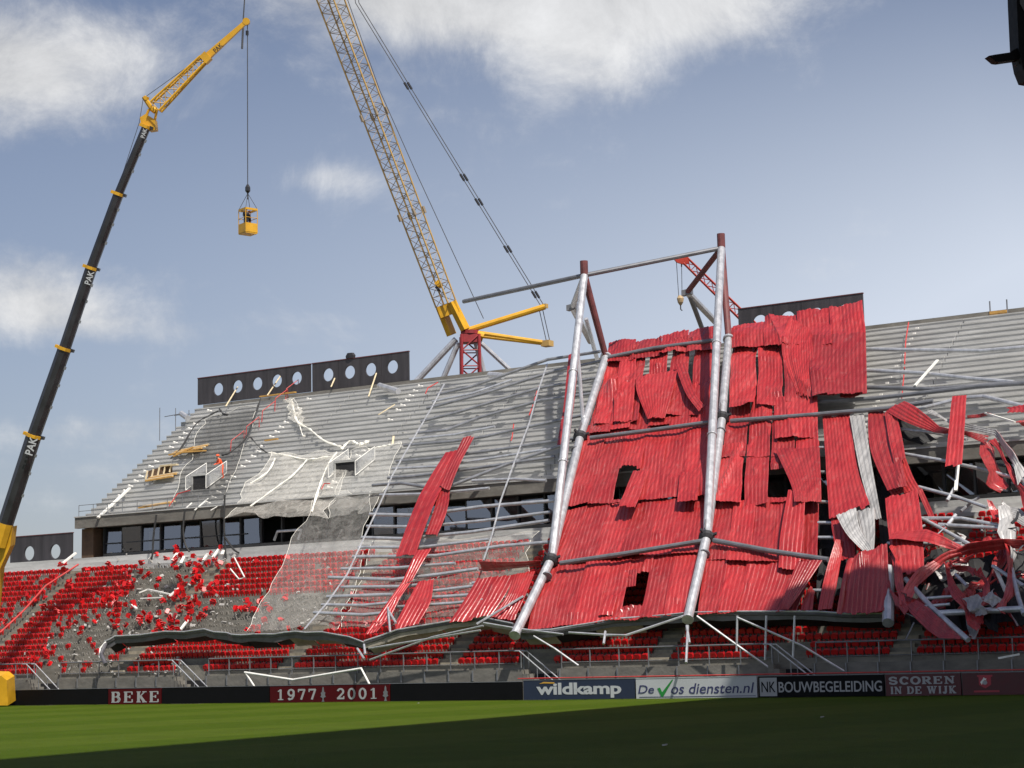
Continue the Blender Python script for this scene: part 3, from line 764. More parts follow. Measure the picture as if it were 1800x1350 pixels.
# red top tube behind the printed boards
build('board_cap_rail', MB().tube([(px_x(905), YB+.35, 1.2), (px_x(1900), YB+.35, 1.2)], .035, 6), 'rail_red', None, 'thin red rail running behind the printed boards', 'rail')

# ------------------------------------------------------------------ dark panels with round holes
def holed_panel(name, label, x0, x1, Y, z0, z1, centres, r, m='black_panel', thick=.14):
    T = thing(name, label, 'panel', ((x0+x1)/2, Y, z0), 'dark panels with round holes')
    cuts = [x0]+[(a[0]+b[0])/2 for a, b in zip(centres[:-1], centres[1:])]+[x1]
    for (cx, cz), a, b in zip(centres, cuts[:-1], cuts[1:]):
        a, b = a+.012, b-.012
        N = 32; ring = []; sq = []
        for i in range(N):
            t = 2*math.pi*(i+.5)/N; c, s_ = math.cos(t), math.sin(t)
            ring.append((cx+r*c, cz+r*s_))
            kx = ((b-cx) if c > 0 else (cx-a))/max(abs(c), 1e-6); kz = ((z1-cz) if s_ > 0 else (cz-z0))/max(abs(s_), 1e-6)
            k_ = min(kx, kz); sq.append((cx+c*k_, cz+s_*k_))
        # pull the nearest perimeter points into the corners
        for (qx, qz) in ((a, z0), (b, z0), (b, z1), (a, z1)):
            i = min(range(N), key=lambda i: (sq[i][0]-qx)**2+(sq[i][1]-qz)**2); sq[i] = (qx, qz)
        mb = MB(); vs = []
        for y in (Y, Y+thick):
            vs += [V((x, y, z)) for x, z in ring]+[V((x, y, z)) for x, z in sq]
        fs = []
        for i in range(N):
            j = (i+1) % N
            fs += [(i, j, N+j, N+i), (2*N+i, 3*N+i, 3*N+j, 2*N+j), (i, 2*N+i, 2*N+j, j), (N+i, N+j, 3*N+j, 3*N+i)]
        mb.add(vs, fs); build('panel_bay', mb, m, T)
    build('capping', MB().box((x0-.02, Y-.03, z1+.002), (x1+.02, Y+thick+.03, z1+.06)), 'steel_brown', T)
    return T
zc = 25.06
holed_panel('holed_panel', 'dark panel with five round holes at the far top corner of the upper tier', -108.34, -96.45, 120.62, 23.86, 26.06, [(-106.1, 24.97), (-104.03, 25.0), (-101.94, 25.03), (-99.9, 25.06), (-97.86, 25.08)], .52)
holed_panel('holed_panel', 'dark panel with four round holes left of the red crane tower', -96.40, -86.94, 120.78, 23.86, 26.10, [(-94.8, zc), (-92.66, zc), (-90.6, zc), (-88.5, zc)], .52)
holed_panel('holed_panel', 'dark panel with round holes half hidden by the red roof sheets', -58.93, -49.67, 121.0, 23.90, 26.12, [(-57.3, 25.0), (-55.2, 25.0), (-53.1, 25.0), (-51.0, 25.0)], .55)
holed_panel('holed_panel', 'dark low panel with two round holes behind the far seats beside the black boom', -116.4, -109.64, 107.9, 10.6, 12.78, [(-114.3, 11.45), (-111.45, 11.45)], .56)
# tarpaulin bundle on top of the panel
m = MB(); c = V((-92.6, 120.85, 26.15))
vs = [c+V((math.cos(t)*rx, math.sin(t)*.2, z)) for (rx, z) in ((.45, 0), (.5, .2), (.32, .42)) for t in [i*math.pi/4 for i in range(8)]]
fs = [(k*8+i, k*8+(i+1) % 8, (k+1)*8+(i+1) % 8, (k+1)*8+i) for k in range(2) for i in range(8)]+[tuple(range(16, 24))]
build('tarpaulin_bundle', m.add(vs, fs), 'dark_cloth', None, 'small dark bundle lying on top of the four-hole panel', 'bundle')

# ------------------------------------------------------------------ seats
def seat_mb():
    m = MB()
    w = .19
    def plate(y0, z0, y1, z1, th):
        o = [(-w, 0), (w, 0), (w, .62), (w*.72, 1), (-w*.72, 1), (-w, .62)]
        pts = [V((x, y0+(y1-y0)*t, z0+(z1-z0)*t)) for x, t in o]
        m.prism(pts, (0, th, .01))
    plate(.10, .16, .17, .45, .035)          # backrest
    plate(.055, .14, -.01, .38, .03)         # tipped-up pan
    m.box((-.13, .09, 0.02), (-.10, .20, .18)); m.box((.10, .09, 0.02), (.13, .20, .18))
    return m
SEAT = seat_mb()
seat_me = SEAT.mesh('seat'); seat_me.materials.append(MATS['seat_red'])
def inside(u, v, poly):
    c = False; n = len(poly)
    for i in range(n):
        (x1, y1), (x2, y2) = poly[i], poly[(i+1) % n]
        if (y1 > v) != (y2 > v) and u < (x2-x1)*(v-y1)/(y2-y1)+x1: c = not c
    return c
# where seats were torn out (as areas of the lower tier)
gone = [([(240, 985), (330, 960), (420, 955), (350, 1050), (330, 1115), (180, 1115), (215, 1060)], .93),
        ([(350, 1047), (470, 1040), (620, 1038), (590, 1085), (520, 1115), (330, 1115)], .96),
        ([(95, 1085), (180, 1065), (330, 1115), (200, 1120), (200, 1185), (60, 1185)], .80),
        ([(0, 1060), (25, 1060), (25, 1100), (0, 1110)], .5), ([(0, 1005), (110, 1005), (60, 1075), (0, 1075)], .12),
        ([(100, 1000), (250, 1000), (200, 1085), (60, 1085)], .07), ([(700, 1040), (760, 1040), (740, 1080), (690, 1080)], .8)]
rs = random.Random(11)
spots, bare = [], []
for i in range(19):
    y, z = LY+LRUN*i, LZ+LRISE*i
    x = XL+1
    while x < XR-1:
        x += .47
        if min(abs(x-a) for a in AISLES) < .75: continue
        if i < 2 and any(a-.7 < x < a+1.6 for a in LF): continue
        u, v, d = proj((x, y+.2, z+.4))
        if u < -60 or u > 1860: continue
        if rs.random() < .008: continue
        p = max([q for poly, q in gone if inside(u, v, poly)] or [0])
        (bare if rs.random() < p else spots).append((x, y, z, u, v, d, i))
def shown(s):
    x, y, z, u, v, d, i = s
    if i <= 2: return True
    if u < 560: return v < 1112
    if u < 900: return v < 1080
    return False
vis = sorted([s for s in spots if shown(s) and 0 < s[3] < 1800], key=lambda s: s[5])[:298]
near = set(vis)
for s in vis:
    o = bpy.data.objects.new('stadium_seat', seat_me); COL.objects.link(o)
    o.location = (s[0], s[1]+.17, s[2]); o.rotation_euler = (0, 0, rs.uniform(-.05, .05))
    tag(o, 'red plastic seat in its row under the edge of the fallen roof', 'seat', 'seats in the front rows under the fallen roof edge')
m = MB()
for s in spots:
    if s in near: continue
    a = rs.uniform(-.07, .07); c_, s_ = math.cos(a), math.sin(a); fz = rs.uniform(-.02, .02)
    m.add([V((s[0]+p.x*c_-p.y*s_, s[1]+.17+p.x*s_+p.y*c_, s[2]+p.z+fz)) for p in SEAT.v], SEAT.f)
tag(build('seat_rows', m, 'seat_red'), 'rows of red plastic seats up the lower tier', 'seats', None, 'stuff')
m = MB()
for s in bare:
    for dx in (-.14, .14):
        h = rs.uniform(.10, .26)
        m.bar((s[0]+dx, s[1]+.24, s[2]), (s[0]+dx+rs.uniform(-.05, .05), s[1]+.14, s[2]+h), .05, .08)
    if rs.random() < .35: m.obox((s[0]+rs.uniform(-.2, .2), s[1]+rs.uniform(.1, .5), s[2]+.05), V((rs.uniform(.05, .22), rs.uniform(-.1, .1), .02)), V((rs.uniform(-.03, .03), .06, 0)), V((0, 0, .05)))
tag(build('seat_brackets', m, 'bracket'), 'rows of bare grey seat brackets where seats were torn out', 'brackets', None, 'stuff')
# loose seats
clusters = [((322, 1062), 26, 34, 40), ((345, 1020), 18, 26, 18), ((285, 1092), 45, 14, 26), ((305, 985), 16, 14, 7), ((372, 985), 14, 20, 10), ((437, 1070), 18, 12, 10), ((150, 1085), 50, 26, 14),
            ((105, 1018), 28, 24, 14), ((60, 1060), 40, 30, 9), ((190, 1055), 30, 18, 16), ((245, 1000), 30, 26, 10), ((560, 1050), 90, 40, 14), ((230, 1130), 40, 16, 5), ((60, 1160), 40, 12, 8), ((215, 1030), 14, 10, 5), ((120, 1100), 120, 50, 10), ((300, 1040), 110, 50, 16), ((470, 1085), 60, 24, 8)]
for (c, ru, rv, n) in clusters:
    for _ in range(n):
        u, v = rs.gauss(c[0], ru*.8), rs.gauss(c[1], rv*.8)
        if v < 962 or v > 1176: continue
        P = LT(u, v, .12+rs.random()*.35)
        o = bpy.data.objects.new('torn_stadium_seat', seat_me); COL.objects.link(o)
        o.location = P; o.rotation_euler = (rs.uniform(-1.9, 1.9), rs.uniform(-1.4, 1.4), rs.uniform(-3, 3))
        s_ = rs.uniform(.85, 1.12); o.scale = (s_, s_, s_)
        tag(o, 'red seat torn loose and lying tumbled among the rubble of the lower tier', 'seat', 'seats torn loose on the lower tier')
# crumbs of concrete and torn insulation
m = MB()
for _ in range(300):
    u, v = rs.choice([(rs.uniform(180, 420), rs.uniform(965, 1110)), (rs.uniform(40, 330), rs.uniform(1060, 1185)), (rs.uniform(380, 900), rs.uniform(980, 1110))])
    P = LT(u, v, .05); s_ = rs.uniform(.03, .09)
    q = Quaternion((rs.random(), rs.random(), rs.random(), rs.random())).normalized().to_matrix()
    m.obox(P, q @ V((s_*rs.uniform(1, 2.5), 0, 0)), q @ V((0, s_, 0)), q @ V((0, 0, s_*.5)))
tag(build('rubble', m, 'debris_grey'), 'pale crumbs of rubble strewn over the lower tier', 'rubble', None, 'stuff')

def bars(name, label, cat, segs_, r, m, surf, group=None, flat=False):
    """one loose bar each, bent where it has more than two points"""
    for i, pts in enumerate(segs_):
        P = [surf(*p) for p in pts]
        mb = MB()
        if flat:
            for a, b in zip(P[:-1], P[1:]): mb.bar(a, b, r*2, r)
        else: mb.tube(P, r, 8)
        build(name, mb, m, None, label if isinstance(label, str) else label[i], cat, group)

def gnd(o):
    return lambda u, v: LT(u, v, o)
bars('white_bar', 'pale bar fallen across the empty upper rows of the lower tier', 'bar', [((303, 985), (312, 972)), ((318, 990), (324, 978), (368, 975)), ((357, 985), (365, 974)), ((374, 980), (385, 965)), ((390, 975), (393, 968))], .10, 'white_bar', gnd(.3), 'pale bars on the empty rows', True)
bars('white_bar', 'pale bar lying in the tumbled red seats', 'bar', [((298, 1048), (314, 1034)), ((317, 1107), (330, 1090)), ((245, 1042), (260, 1036), (300, 1045)), ((248, 1052), (285, 1050)), ((232, 1063), (240, 1070))], .09, 'white_bar', gnd(.4), 'pale bars in the loose seats', True)
bars('bent_frame', 'small bent white frame leaning on the red seats below the glass', 'frame', [((412, 980), (430, 1015), (420, 1018), (405, 1000))], .05, 'white_bar', gnd(.7))
bars('step_rail', 'long pink rail lying up the aisle of the far seats', 'rail', [((0, 1112), (40, 1075), (80, 1030), (138, 992))], .07, 'rail_red', gnd(.6))
bars('white_bar', 'white batten propped at the corner beside the low holed panel', 'bar', [((110, 990), (133, 972))], .12, 'white_bar', gnd(1.0), None, True)
bars('gate_frame', 'pale rectangular gate frame standing in front of the dark windows', 'frame', [((482, 950), (488, 934), (530, 931), (524, 948))], .10, 'steel', lambda u, v: onY(u, v, 107.3))
bars('fallen_rail', 'pale fallen barrier frame lying along the top of the 1977 board', 'frame', [((430, 1182), (515, 1195), (635, 1175), (650, 1204))], .07, 'white_bar', lambda u, v: onY(u, v, 93.6))
bars('fallen_rail', 'short pale strut hanging down behind the 1977 board', 'frame', [((432, 1183), (448, 1208))], .06, 'white_bar', lambda u, v: onY(u, v, 93.6))
bars('white_batten', 'long white batten lying low on the far edge of the upper tier', 'bar', [((172, 910), (228, 858))], .12, 'white_bar', lambda u, v: UT(u, v, .3), None, True)
bars('white_bar', ['pale bar left of the five-hole panel middle', 'pale bar leaning on the fourth hole', 'pale bar leaning between the four holes', 'pale bar leaning near the last hole'], 'bar',
     [((397, 714), (418, 680)), ((470, 695), (493, 661)), ((582, 680), (596, 648)), ((648, 697), (668, 637))], .05, 'timber_pale', lambda u, v: UT(u, v, .5), None, True)
bars('white_bar', 'pale bar lying at the foot of the upper tier by the first opening', 'bar', [((325, 895), (337, 884)), ((342, 897), (366, 876)), ((370, 897), (384, 889))], .06, 'white_bar', lambda u, v: UT(u, v, .3), 'pale bars by the first opening', True)
bars('timber_batten', ['pale timber batten on the steps under the four-hole panel', 'short pale timber batten beside the net'], 'timber', [((665, 729), (694, 711)), ((690, 782), (692, 767))], .07, 'timber_pale', lambda u, v: UT(u, v, .25), None, True)
bars('steel_pipe', ['short grey pipe lying under the end of the four-hole panel', 'short grey pipe poking over the top step by the crane tower', 'short grey pipe at the far back corner of the upper tier'], 'pipe',
     [((667, 678), (700, 688)), ((860, 659), (884, 661)), ((319, 727), (330, 735))], .24, 'steel', lambda u, v: UT(u, v, .6))
for (u, v), lab in (((667, 678), 0), ((860, 659), 0)):
    pass
# timber
def planks(label, pts, w=.9, m='timber', n=3):
    T = None
    A, B = UT(*pts[0], .25), UT(*pts[1], .25)
    T = thing('timber_stack', label, 'timber', (A+B)/2)
    for k in range(n):
        o = V((rs.uniform(-.15, .15), -.25+.25*k, .12*k))
        build('plank', MB().bar(A+o, B+o, .24, .10), m if k % 2 == 0 else 'timber_pale', T)
    return T
planks('stack of orange planks near the far edge of the upper tier', ((258, 846), (305, 838)), n=4)
T = planks('loose pile of orange planks on the upper tier under the black cables', ((303, 800), (360, 788)), n=4)
build('plank', MB().bar(UT(305, 802, .5), UT(340, 786, .7), .22, .1), 'timber', T); build('plank', MB().bar(UT(318, 795, .7), UT(362, 792, .4), .2, .1), 'timber', T)
cr_ = thing('timber_crate', 'open timber crate with slats above the orange plank stack', 'crate', UT(275, 838))
a, b = UT(256, 842, .3), UT(298, 830, .3)
for f in (0, .25, .5, .75, 1): p = a.lerp(b, f); build('slat', MB().bar(p, p+V((0, .2, .65)), .12, .06), 'timber_pale', cr_)
build('back', MB().obox(a.lerp(b, .5)+V((0, .3, .3)), (b-a)/2, V((0, .02, .35)), V((0, .03, 0))), 'timber_dark', cr_)
build('top_board', MB().bar(b+V((-1, .1, .55)), b+V((.7, .1, .55)), .3, .12), 'timber_pale', cr_)
planks('brown boards lying at the foot of the upper tier by the far edge', ((250, 893), (305, 884)), n=2)
planks('plank lying on the top steps below the five-hole panel', ((460, 698), (522, 690)), n=1)
planks('short plank half way up the upper tier left of the net', ((470, 775), (492, 772)), n=1)
T = thing('timber_pallet', 'brown timber pallet hung on two posts at the top right edge of the stand', 'pallet', (-41, 120.6, 23.6))
a, b = onY(1740, 556, 120.4), onY(1770, 553, 120.4)
for k in range(3): build('board', MB().bar(a+V((0, 0, .22*k-.22)), b+V((0, 0, .22*k-.22)), .12, .18), 'timber', T)
for p in (a, b): build('post', MB().tube([p+V((0, .12, -.6)), p+V((0, .12, 1.0))], .05, 6), 'steel_dark', T)

# ------------------------------------------------------------------ the fallen roof
ROOF = thing('collapsed_roof', 'fallen stadium roof with torn red sheets on grey tube trusses', 'roof', (-60, 94.5, 4))
def rt(pts, r, m='steel', name='purlin', o=.25, n=10):
    return build(name, MB().tube([RP(u, v, *( [w] if True else [])) for (u, v, w) in [(p+(o,))[:3] if len(p) == 2 else p for p in pts]], r, n), m, ROOF, smooth=False)
# main trusses: bottom chord on the sheets, raised chord to an apex
def truss(bot, node, mid, top, apex, rear=None):
    B, N_, M, T_ = [RP(*p, .45) for p in (bot, node, mid, top)]
    ch = (T_-B).normalized(); nn = ch.cross(RN).normalized()
    A = onP(*apex, B, nn)
    top_pt = A+(A-N_).normalized()*1.0
    for seg in ((B, N_), (N_, M), (M, T_)): build('bottom_chord', MB().tube(list(seg), .27, 14), 'steel', ROOF, smooth=False)
    build('raised_chord', MB().tube([N_+ch*.5, A], .26, 14), 'steel', ROOF)
    build('apex_stub', MB().tube([A, A+V((0, 0, 1.0))], .28, 12), 'steel_brown', ROOF)
    build('tie', MB().tube([A, T_], [.26, .22], 12), 'steel_brown', ROOF)
    for P, nx in ((N_, M), (M, T_)):
        d = (nx-P).normalized()
        build('collar', MB().tube([P-d*.28, P-d*.14, P+d*.14, P+d*.28], [.31, .46, .46, .31], 12), 'collar', ROOF)
        for a_ in range(4):
            q = Quaternion(d, a_*math.pi/2+.6) @ d.orthogonal().normalized()
            build('lug', MB().obox(P+q*.5, q*.16, d*.10, d.cross(q)*.05), 'collar', ROOF)
        build('flange', MB().tube([P-d*1.6, P-d*1.5], .31, 12), 'steel_dark', ROOF)
    for f in (.3, .62):
        p_ = (N_+ch*.5).lerp(A, f); d_ = (A-N_).normalized()
        build('flange', MB().tube([p_-d_*.06, p_+d_*.06], .32, 12), 'steel', ROOF); build('flange', MB().tube([p_+d_*.064, p_+d_*.10], .30, 12), 'steel_dark', ROOF)
    for P, nx in ((N_, M), (M, T_)):
        d_ = (nx-P).normalized(); build('gusset', MB().obox(P+d_*.75+RN*.05, d_*.42, d_.cross(RN)*.02, RN*.42), 'steel_dark', ROOF)
    build('flange', MB().tube([T_-ch*.05, T_+ch*.12], .40, 12), 'steel', ROOF)
    build('end_plate', MB().tube([B-ch*.02, B-ch*.06], .33, 12), 'steel', ROOF)
    return B, N_, M, T_, A
t1 = truss((905, 1116), (968, 985), (1020, 768), (1065, 628), (1027, 484))
t2 = truss((1209, 1088), (1242, 945), (1269, 735), (1281, 597), (1268, 436))
build('inner_strut', MB().tube([RP(1025, 742, .4), t1[4].lerp(t1[1], .25)], .13, 8), 'steel', ROOF)
# rear bracing of the trusses
for (A, pts) in ((t1[4], ((1006, 540), (1038, 600))), (t2[4], ((1208, 514), (1258, 566)))):
    d = (A-CAM).dot(Fw)
    k1, k2 = at(*pts[0], d+4), at(*pts[1], d+9)
    build('rear_brace', MB().tube([A, k1], .20, 10), 'steel_brown' if A is t2[4] else 'steel', ROOF)
    build('rear_brace', MB().tube([k1, k2], .24, 10), 'steel', ROOF)
    build('rear_node', MB().obox(k1, V((.32, .1, .06)), V((0, .2, 0)), V((0, 0, .2))), 'steel_dark', ROOF)
d = (t2[4]-CAM).dot(Fw)
build('rear_brace', MB().tube([at(1210, 514, d+4), at(1222, 545, d+6), at(1235, 580, d+9)], .18, 10), 'steel_dark', ROOF)
build('rear_brace', MB().tube([at(1030, 560, d+3), at(1052, 640, d+5)], .16, 10), 'steel', ROOF)
# ridge tube between the apexes
A1, A2 = t1[4], t2[4]
end = A1+(A1-A2)*.87
E1 = at(815, 530, (A1-CAM).dot(Fw)*(1+0.075))
build('ridge_tube', MB().tube([E1, A1], .16, 10), 'steel_dark', ROOF); build('ridge_tube', MB().tube([A1, A2], .16, 10), 'steel_dark', ROOF)
# tubes across the sheets
for pts in (((1070, 628), (1150, 612), (1258, 598)), ((1038, 770), (1140, 757), (1250, 742)), ((985, 990), (1100, 973), (1235, 951)), ((1285, 740), (1420, 730), (1560, 718), (1640, 705)), ((1255, 950), (1350, 968), (1456, 984))):
    rt(pts, .15, 'steel_dark', 'cross_tube', .55)
# purlins stripped bare, left
PL = [((768, 694), (828, 680), (963, 632), (1055, 618)), ((750, 718), (850, 692), (975, 652), (1060, 634)), ((740, 741), (800, 726), (950, 682), (1048, 664)), ((733, 761), (785, 756), (840, 735), (950, 704), (1040, 692)),
      ((710, 783), (795, 776), (850, 768), (1032, 728)), ((697, 811), (760, 806), (900, 787), (1024, 768)), ((682, 840), (720, 838), (830, 824), (975, 803)), ((655, 853), (705, 849), (750, 856)),
      ((790, 855), (850, 832), (920, 806), (985, 784)), ((650, 904), (735, 906), (850, 890), (975, 880)), ((636, 945), (710, 947), (830, 935), (965, 915)), ((620, 979), (765, 977), (880, 960), (965, 953)),
      ((578, 1015), (690, 1019), (770, 1010), (840, 1000)), ((575, 1049), (690, 1045)), ((552, 1077), (640, 1081), (690, 1076)), ((830, 1025), (935, 1010)), ((750, 1040), (835, 1030)), ((830, 845), (905, 842), (960, 845)), ((680, 1068), (800, 1060), (928, 1046))]
PL += [((760, 706), (830, 692), (900, 668)), ((720, 772), (800, 764), (870, 750)), ((690, 824), (770, 820), (860, 806), (960, 790)), ((668, 870), (760, 868), (860, 858)), ((645, 925), (740, 926), (850, 915), (968, 900)), ((630, 962), (740, 962), (860, 948)), ((600, 1000), (700, 998), (800, 990)), ((566, 1063), (640, 1064), (700, 1058)), ((760, 1050), (850, 1044)), ((600, 1032), (700, 1031), (760, 1026))]
for i, p in enumerate(PL): rt(p, .115 if i < 15 else .10, 'steel_mid' if i < 9 else 'steel', 'purlin', .15)
for pts in (((781, 675), (757, 720), (735, 757), (710, 800), (690, 835), (668, 885), (640, 945), (610, 1010), (575, 1060), (535, 1106)), ((962, 640), (945, 690), (930, 745), (905, 810), (880, 880), (865, 940), (850, 985))):
    rt(pts, .06, 'steel', 'sag_rail', .22, 6)
for pts in (((1000, 1000), (985, 1010)), ):
    pass
# right-hand purlins
for i, p in enumerate([((1522, 614), (1640, 616), (1725, 617), (1830, 608)), ((1522, 651), (1620, 656), (1700, 665), (1782, 672)), ((1524, 681), (1640, 684), (1830, 672)), ((1440, 706), (1540, 700), (1680, 684), (1740, 676), (1830, 672)), ((1600, 724), (1690, 700), (1730, 697), (1830, 722)),
          ((1580, 754), (1640, 760), (1700, 772)), ((1590, 798), (1650, 808), (1740, 828), (1800, 845)), ((1615, 856), (1680, 873), (1735, 892)), ((1618, 911), (1690, 911), (1790, 930)), ((1650, 922), (1790, 930)), ((1620, 911), (1660, 932), (1705, 957)),
          ((1560, 955), (1690, 956)), ((1435, 945), (1500, 945)), ((1438, 919), (1480, 919)), ((1440, 882), (1460, 883)), ((1438, 830), (1452, 830)), ((1437, 787), (1450, 787)), ((1425, 1038), (1445, 1038)), ((1680, 905), (1664, 925)), ((1665, 880), (1678, 858))]):
    rt(p, .14 if i < 5 else .10, 'steel_dark' if i in (2, 3) else 'steel', 'purlin', .1)
# fallen long tubes at the right
for pts, r_ in ((((1592, 1018), (1640, 1070), (1702, 1125)), .14), (((1562, 1000), (1562, 1052), (1561, 1095)), .30), (((1778, 1000), (1790, 1050), (1800, 1080)), .12), (((1680, 1010), (1700, 1030)), .1), (((1745, 995), (1800, 1030)), .1), (((1625, 1052), (1680, 1048)), .08), (((1625, 1066), (1670, 1062)), .08), (((1650, 1078), (1800, 1070)), .16)):
    rt(pts, r_, 'steel', 'fallen_tube', .5)
# gutter along the fallen edge
def gutter(pts, r=.15, name='gutter', m_='gutter'):
    rg = random.Random(len(pts)*7)
    K = [RP(u, v, 0) for u, v in pts]; P = kink_path(K, len(K)*4-3, rg, .07)
    build(name, MB().tube(P, r, 8), 'gutter', ROOF)
    build('gutter_lip', MB().tube([p+V((0, -.12, .10)) for p in P], .05, 6), 'steel', ROOF)
    for i in range(0, len(P)-4, 4):
        s = MB(); dz, dy = rg.uniform(-.15, .05), rg.uniform(-.1, .35)
        for a, b in zip(P[i:i+4], P[i+1:i+5]):
            v = [a+V((0, .1, -.1)), b+V((0, .1, -.1)), b+V((0, 1.0+dy, -.60+dz)), a+V((0, 1.0+dy, -.60+dz))]
            s.add(v+[p+V((0, 0, .06)) for p in v], [(0, 1, 2, 3), (7, 6, 5, 4), (0, 4, 5, 1), (2, 6, 7, 3), (0, 3, 7, 4), (1, 5, 6, 2)])
        build('gutter_soffit', s, rg.choice(['soffit', 'shade_sheet', 'shade_sheet']) if m_ == 'gutter' else m_, ROOF)  # black plates put the underside's shade into their colour
    f = MB()
    for a, b in zip(P[:-1], P[1:]):
        d0 = .30+.10*noise.noise(a*.9); d1 = .30+.10*noise.noise(b*.9)
        f.add([a+V((0, -.02, -.06)), b+V((0, -.02, -.06)), b+V((0, .02, -.06-d1)), a+V((0, .02, -.06-d0)), a+V((0, .06, -.06)), b+V((0, .06, -.06)), b+V((0, .10, -.06-d1)), a+V((0, .10, -.06-d0))], [(0, 1, 2, 3), (7, 6, 5, 4), (2, 6, 7, 3)])
    return f
f_ = gutter([(186, 1130), (205, 1121), (290, 1114), (360, 1110), (400, 1114), (425, 1120), (470, 1119), (500, 1113), (540, 1113), (590, 1117), (640, 1130)], .11); build('gutter_fascia', f_, 'gutter', ROOF)
f_ = gutter([(642, 1130), (700, 1112), (770, 1098), (850, 1086), (905, 1098)], .12, m_='soffit'); build('gutter_fascia', f_, 'soffit', ROOF)
f_ = gutter([(915, 1112), (970, 1112), (1040, 1098), (1120, 1086), (1205, 1080)], .16); build('gutter_fascia', f_, 'gutter', ROOF)
f_ = gutter([(1215, 1080), (1330, 1078), (1440, 1077), (1553, 1084)], .13); build('gutter_fascia', f_, 'gutter', ROOF)
build('gutter_end', MB().tube([RP(186, 1130, 0), RP(178, 1145, 0)+V((0, 0, -.2)), RP(186, 1160, 0)+V((0, 0, -.3))], .14, 8), 'gutter', ROOF)
build('gutter_rib', MB().tube([RP(186, 1128, .1), RP(176, 1140, 0), RP(175, 1155, -.2), RP(185, 1165, -.3)], .06, 6), 'white_bar', ROOF)
# edge frame hung beside the first truss
for pts in (((682, 1068), (686, 1112)), ((684, 1075), (696, 1095)), ((920, 1048), (838, 1097)), ((640, 1133), (642, 1150)), ((628, 1140), (640, 1158)), ((1000, 1112), (1063, 1116), (1100, 1117), (1205, 1082)), ((1064, 1110), (1061, 1132)), ((1209, 1100), (1206, 1165)), ((1207, 1100), (1212, 1130))):
    build('hanger', MB().tube([RP(u, v, .5) for u, v in pts], .07, 6), 'steel', ROOF)
for pts in (((1225, 1083), (1290, 1130), (1371, 1187)), ((1295, 1085), (1410, 1135), (1484, 1180)), ((938, 1118), (975, 1140), (1017, 1170)), ((1296, 1082), (1295, 1145)), ((1347, 1082), (1345, 1160)), ((1397, 1082), (1394, 1155)), ((650, 1160), (760, 1120), (850, 1100)), ((648, 1140), (740, 1125), (845, 1108)), ((850, 1095), (910, 1105), (990, 1115))):
    build('hanging_strut', MB().tube([onY(u, v, 93.9) for u, v in pts], .06, 6), 'steel', ROOF)

# ---- red sheets still on the roof
sd = [100]
def course(TL, TR, BR, BL, n, lift_t=.08, lift_b=.2, jag=0.0, cr=.16, creases=3, dent=.09, gap=-.003, rag=.004, slant=0, holes={}):
    for k in range(n):
        sd[0] += 1; rk = random.Random(sd[0])
        a0, a1 = k/n+gap+rk.uniform(0, gap*1.5), (k+1)/n-gap-rk.uniform(0, gap*1.5)
        def e(P, Q, f, j): return (P[0]+(Q[0]-P[0])*f, P[1]+(Q[1]-P[1])*f+j)
        jt = rk.uniform(-jag, jag); jb = rk.uniform(-jag, jag)*.5
        sw = rk.uniform(-1, 1)*slant
        lt, lb = lift_t+rk.uniform(0, .08), lift_b+rk.uniform(0, .16)
        A = [RP(*e(TL, TR, a0, jt), lt), RP(*e(BL, BR, a0+sw, jb), lb)]
        B = [RP(*e(TL, TR, a1, jt), lt+rk.uniform(-.05, .1)), RP(*e(BL, BR, a1+sw, jb), lb+rk.uniform(-.08, .12))]
        if k in holes:
            f0, f1 = holes[k]
            for (g0, g1) in ((0, f0), (f1, 1)):
                build('roof_sheet', loft([A[0].lerp(A[1], g0), A[0].lerp(A[1], g1)], [B[0].lerp(B[1], g0), B[0].lerp(B[1], g1)], seed=sd[0]+int(g0*500), creases=3, cr=.25, dent=.15, rag=.06), ['red_sheet', 'grey_sheet'], ROOF)
            continue
        build('roof_sheet', loft(A, B, seed=sd[0], creases=creases, cr=cr, dent=dent, rag=rag), ['red_sheet', 'grey_sheet'], ROOF)
def piece(A, B, name='roof_sheet', **kw):
    """one sheet from two edges of (u, v, lift) points"""
    sd[0] += 1
    return build(name, loft([RP(*p) for p in A], [RP(*p) for p in B], seed=sd[0], **kw), ['red_sheet', 'grey_sheet'], ROOF)
# bay between the trusses, from the foot up
course((990, 893), (1241, 868), (1228, 968), (955, 990), 6, .05, .14, 3, .12, 3, .08, gap=-.004)
course((957, 985), (1228, 960), (1206, 1078), (928, 1106), 7, .02, .10, 3, .14, 3, .09, rag=.006, gap=-.004, holes={4: (.30, .80)})
piece([(1062, 1048, .3), (1052, 1082, .3)], [(1086, 1046, .3), (1076, 1080, .3)], creases=3, cr=.2)
piece([(1090, 1003, .1), (1087, 1032, -.2)], [(1120, 1000, .3), (1117, 1030, .2)], creases=2)
course((1034, 745), (1249, 722), (1241, 868), (992, 892), 6, .12, .20, 4, .22, 4, .13, holes={2: (.62, .97)})
course((1052, 690), (1252, 670), (1247, 742), (1035, 760), 6, .10, .26, 4, .16, 3, .1)
course((1063, 618), (1258, 592), (1250, 722), (1042, 748), 5, .16, .30, 5, .40, 6, .24, gap=.012, slant=.02)
course((1070, 597), (1258, 575), (1256, 612), (1064, 634), 4, .22, .40, 7, .25, 4, .16, gap=-.002, rag=.02)
piece([(1113, 828, .5), (1100, 860, .6), (1088, 888, .9)], [(1136, 826, .5), (1128, 862, .6), (1116, 892, .8)], creases=1)
piece([(1195, 830, .45), (1190, 880, .75)], [(1230, 826, .45), (1226, 880, .7)], creases=2)
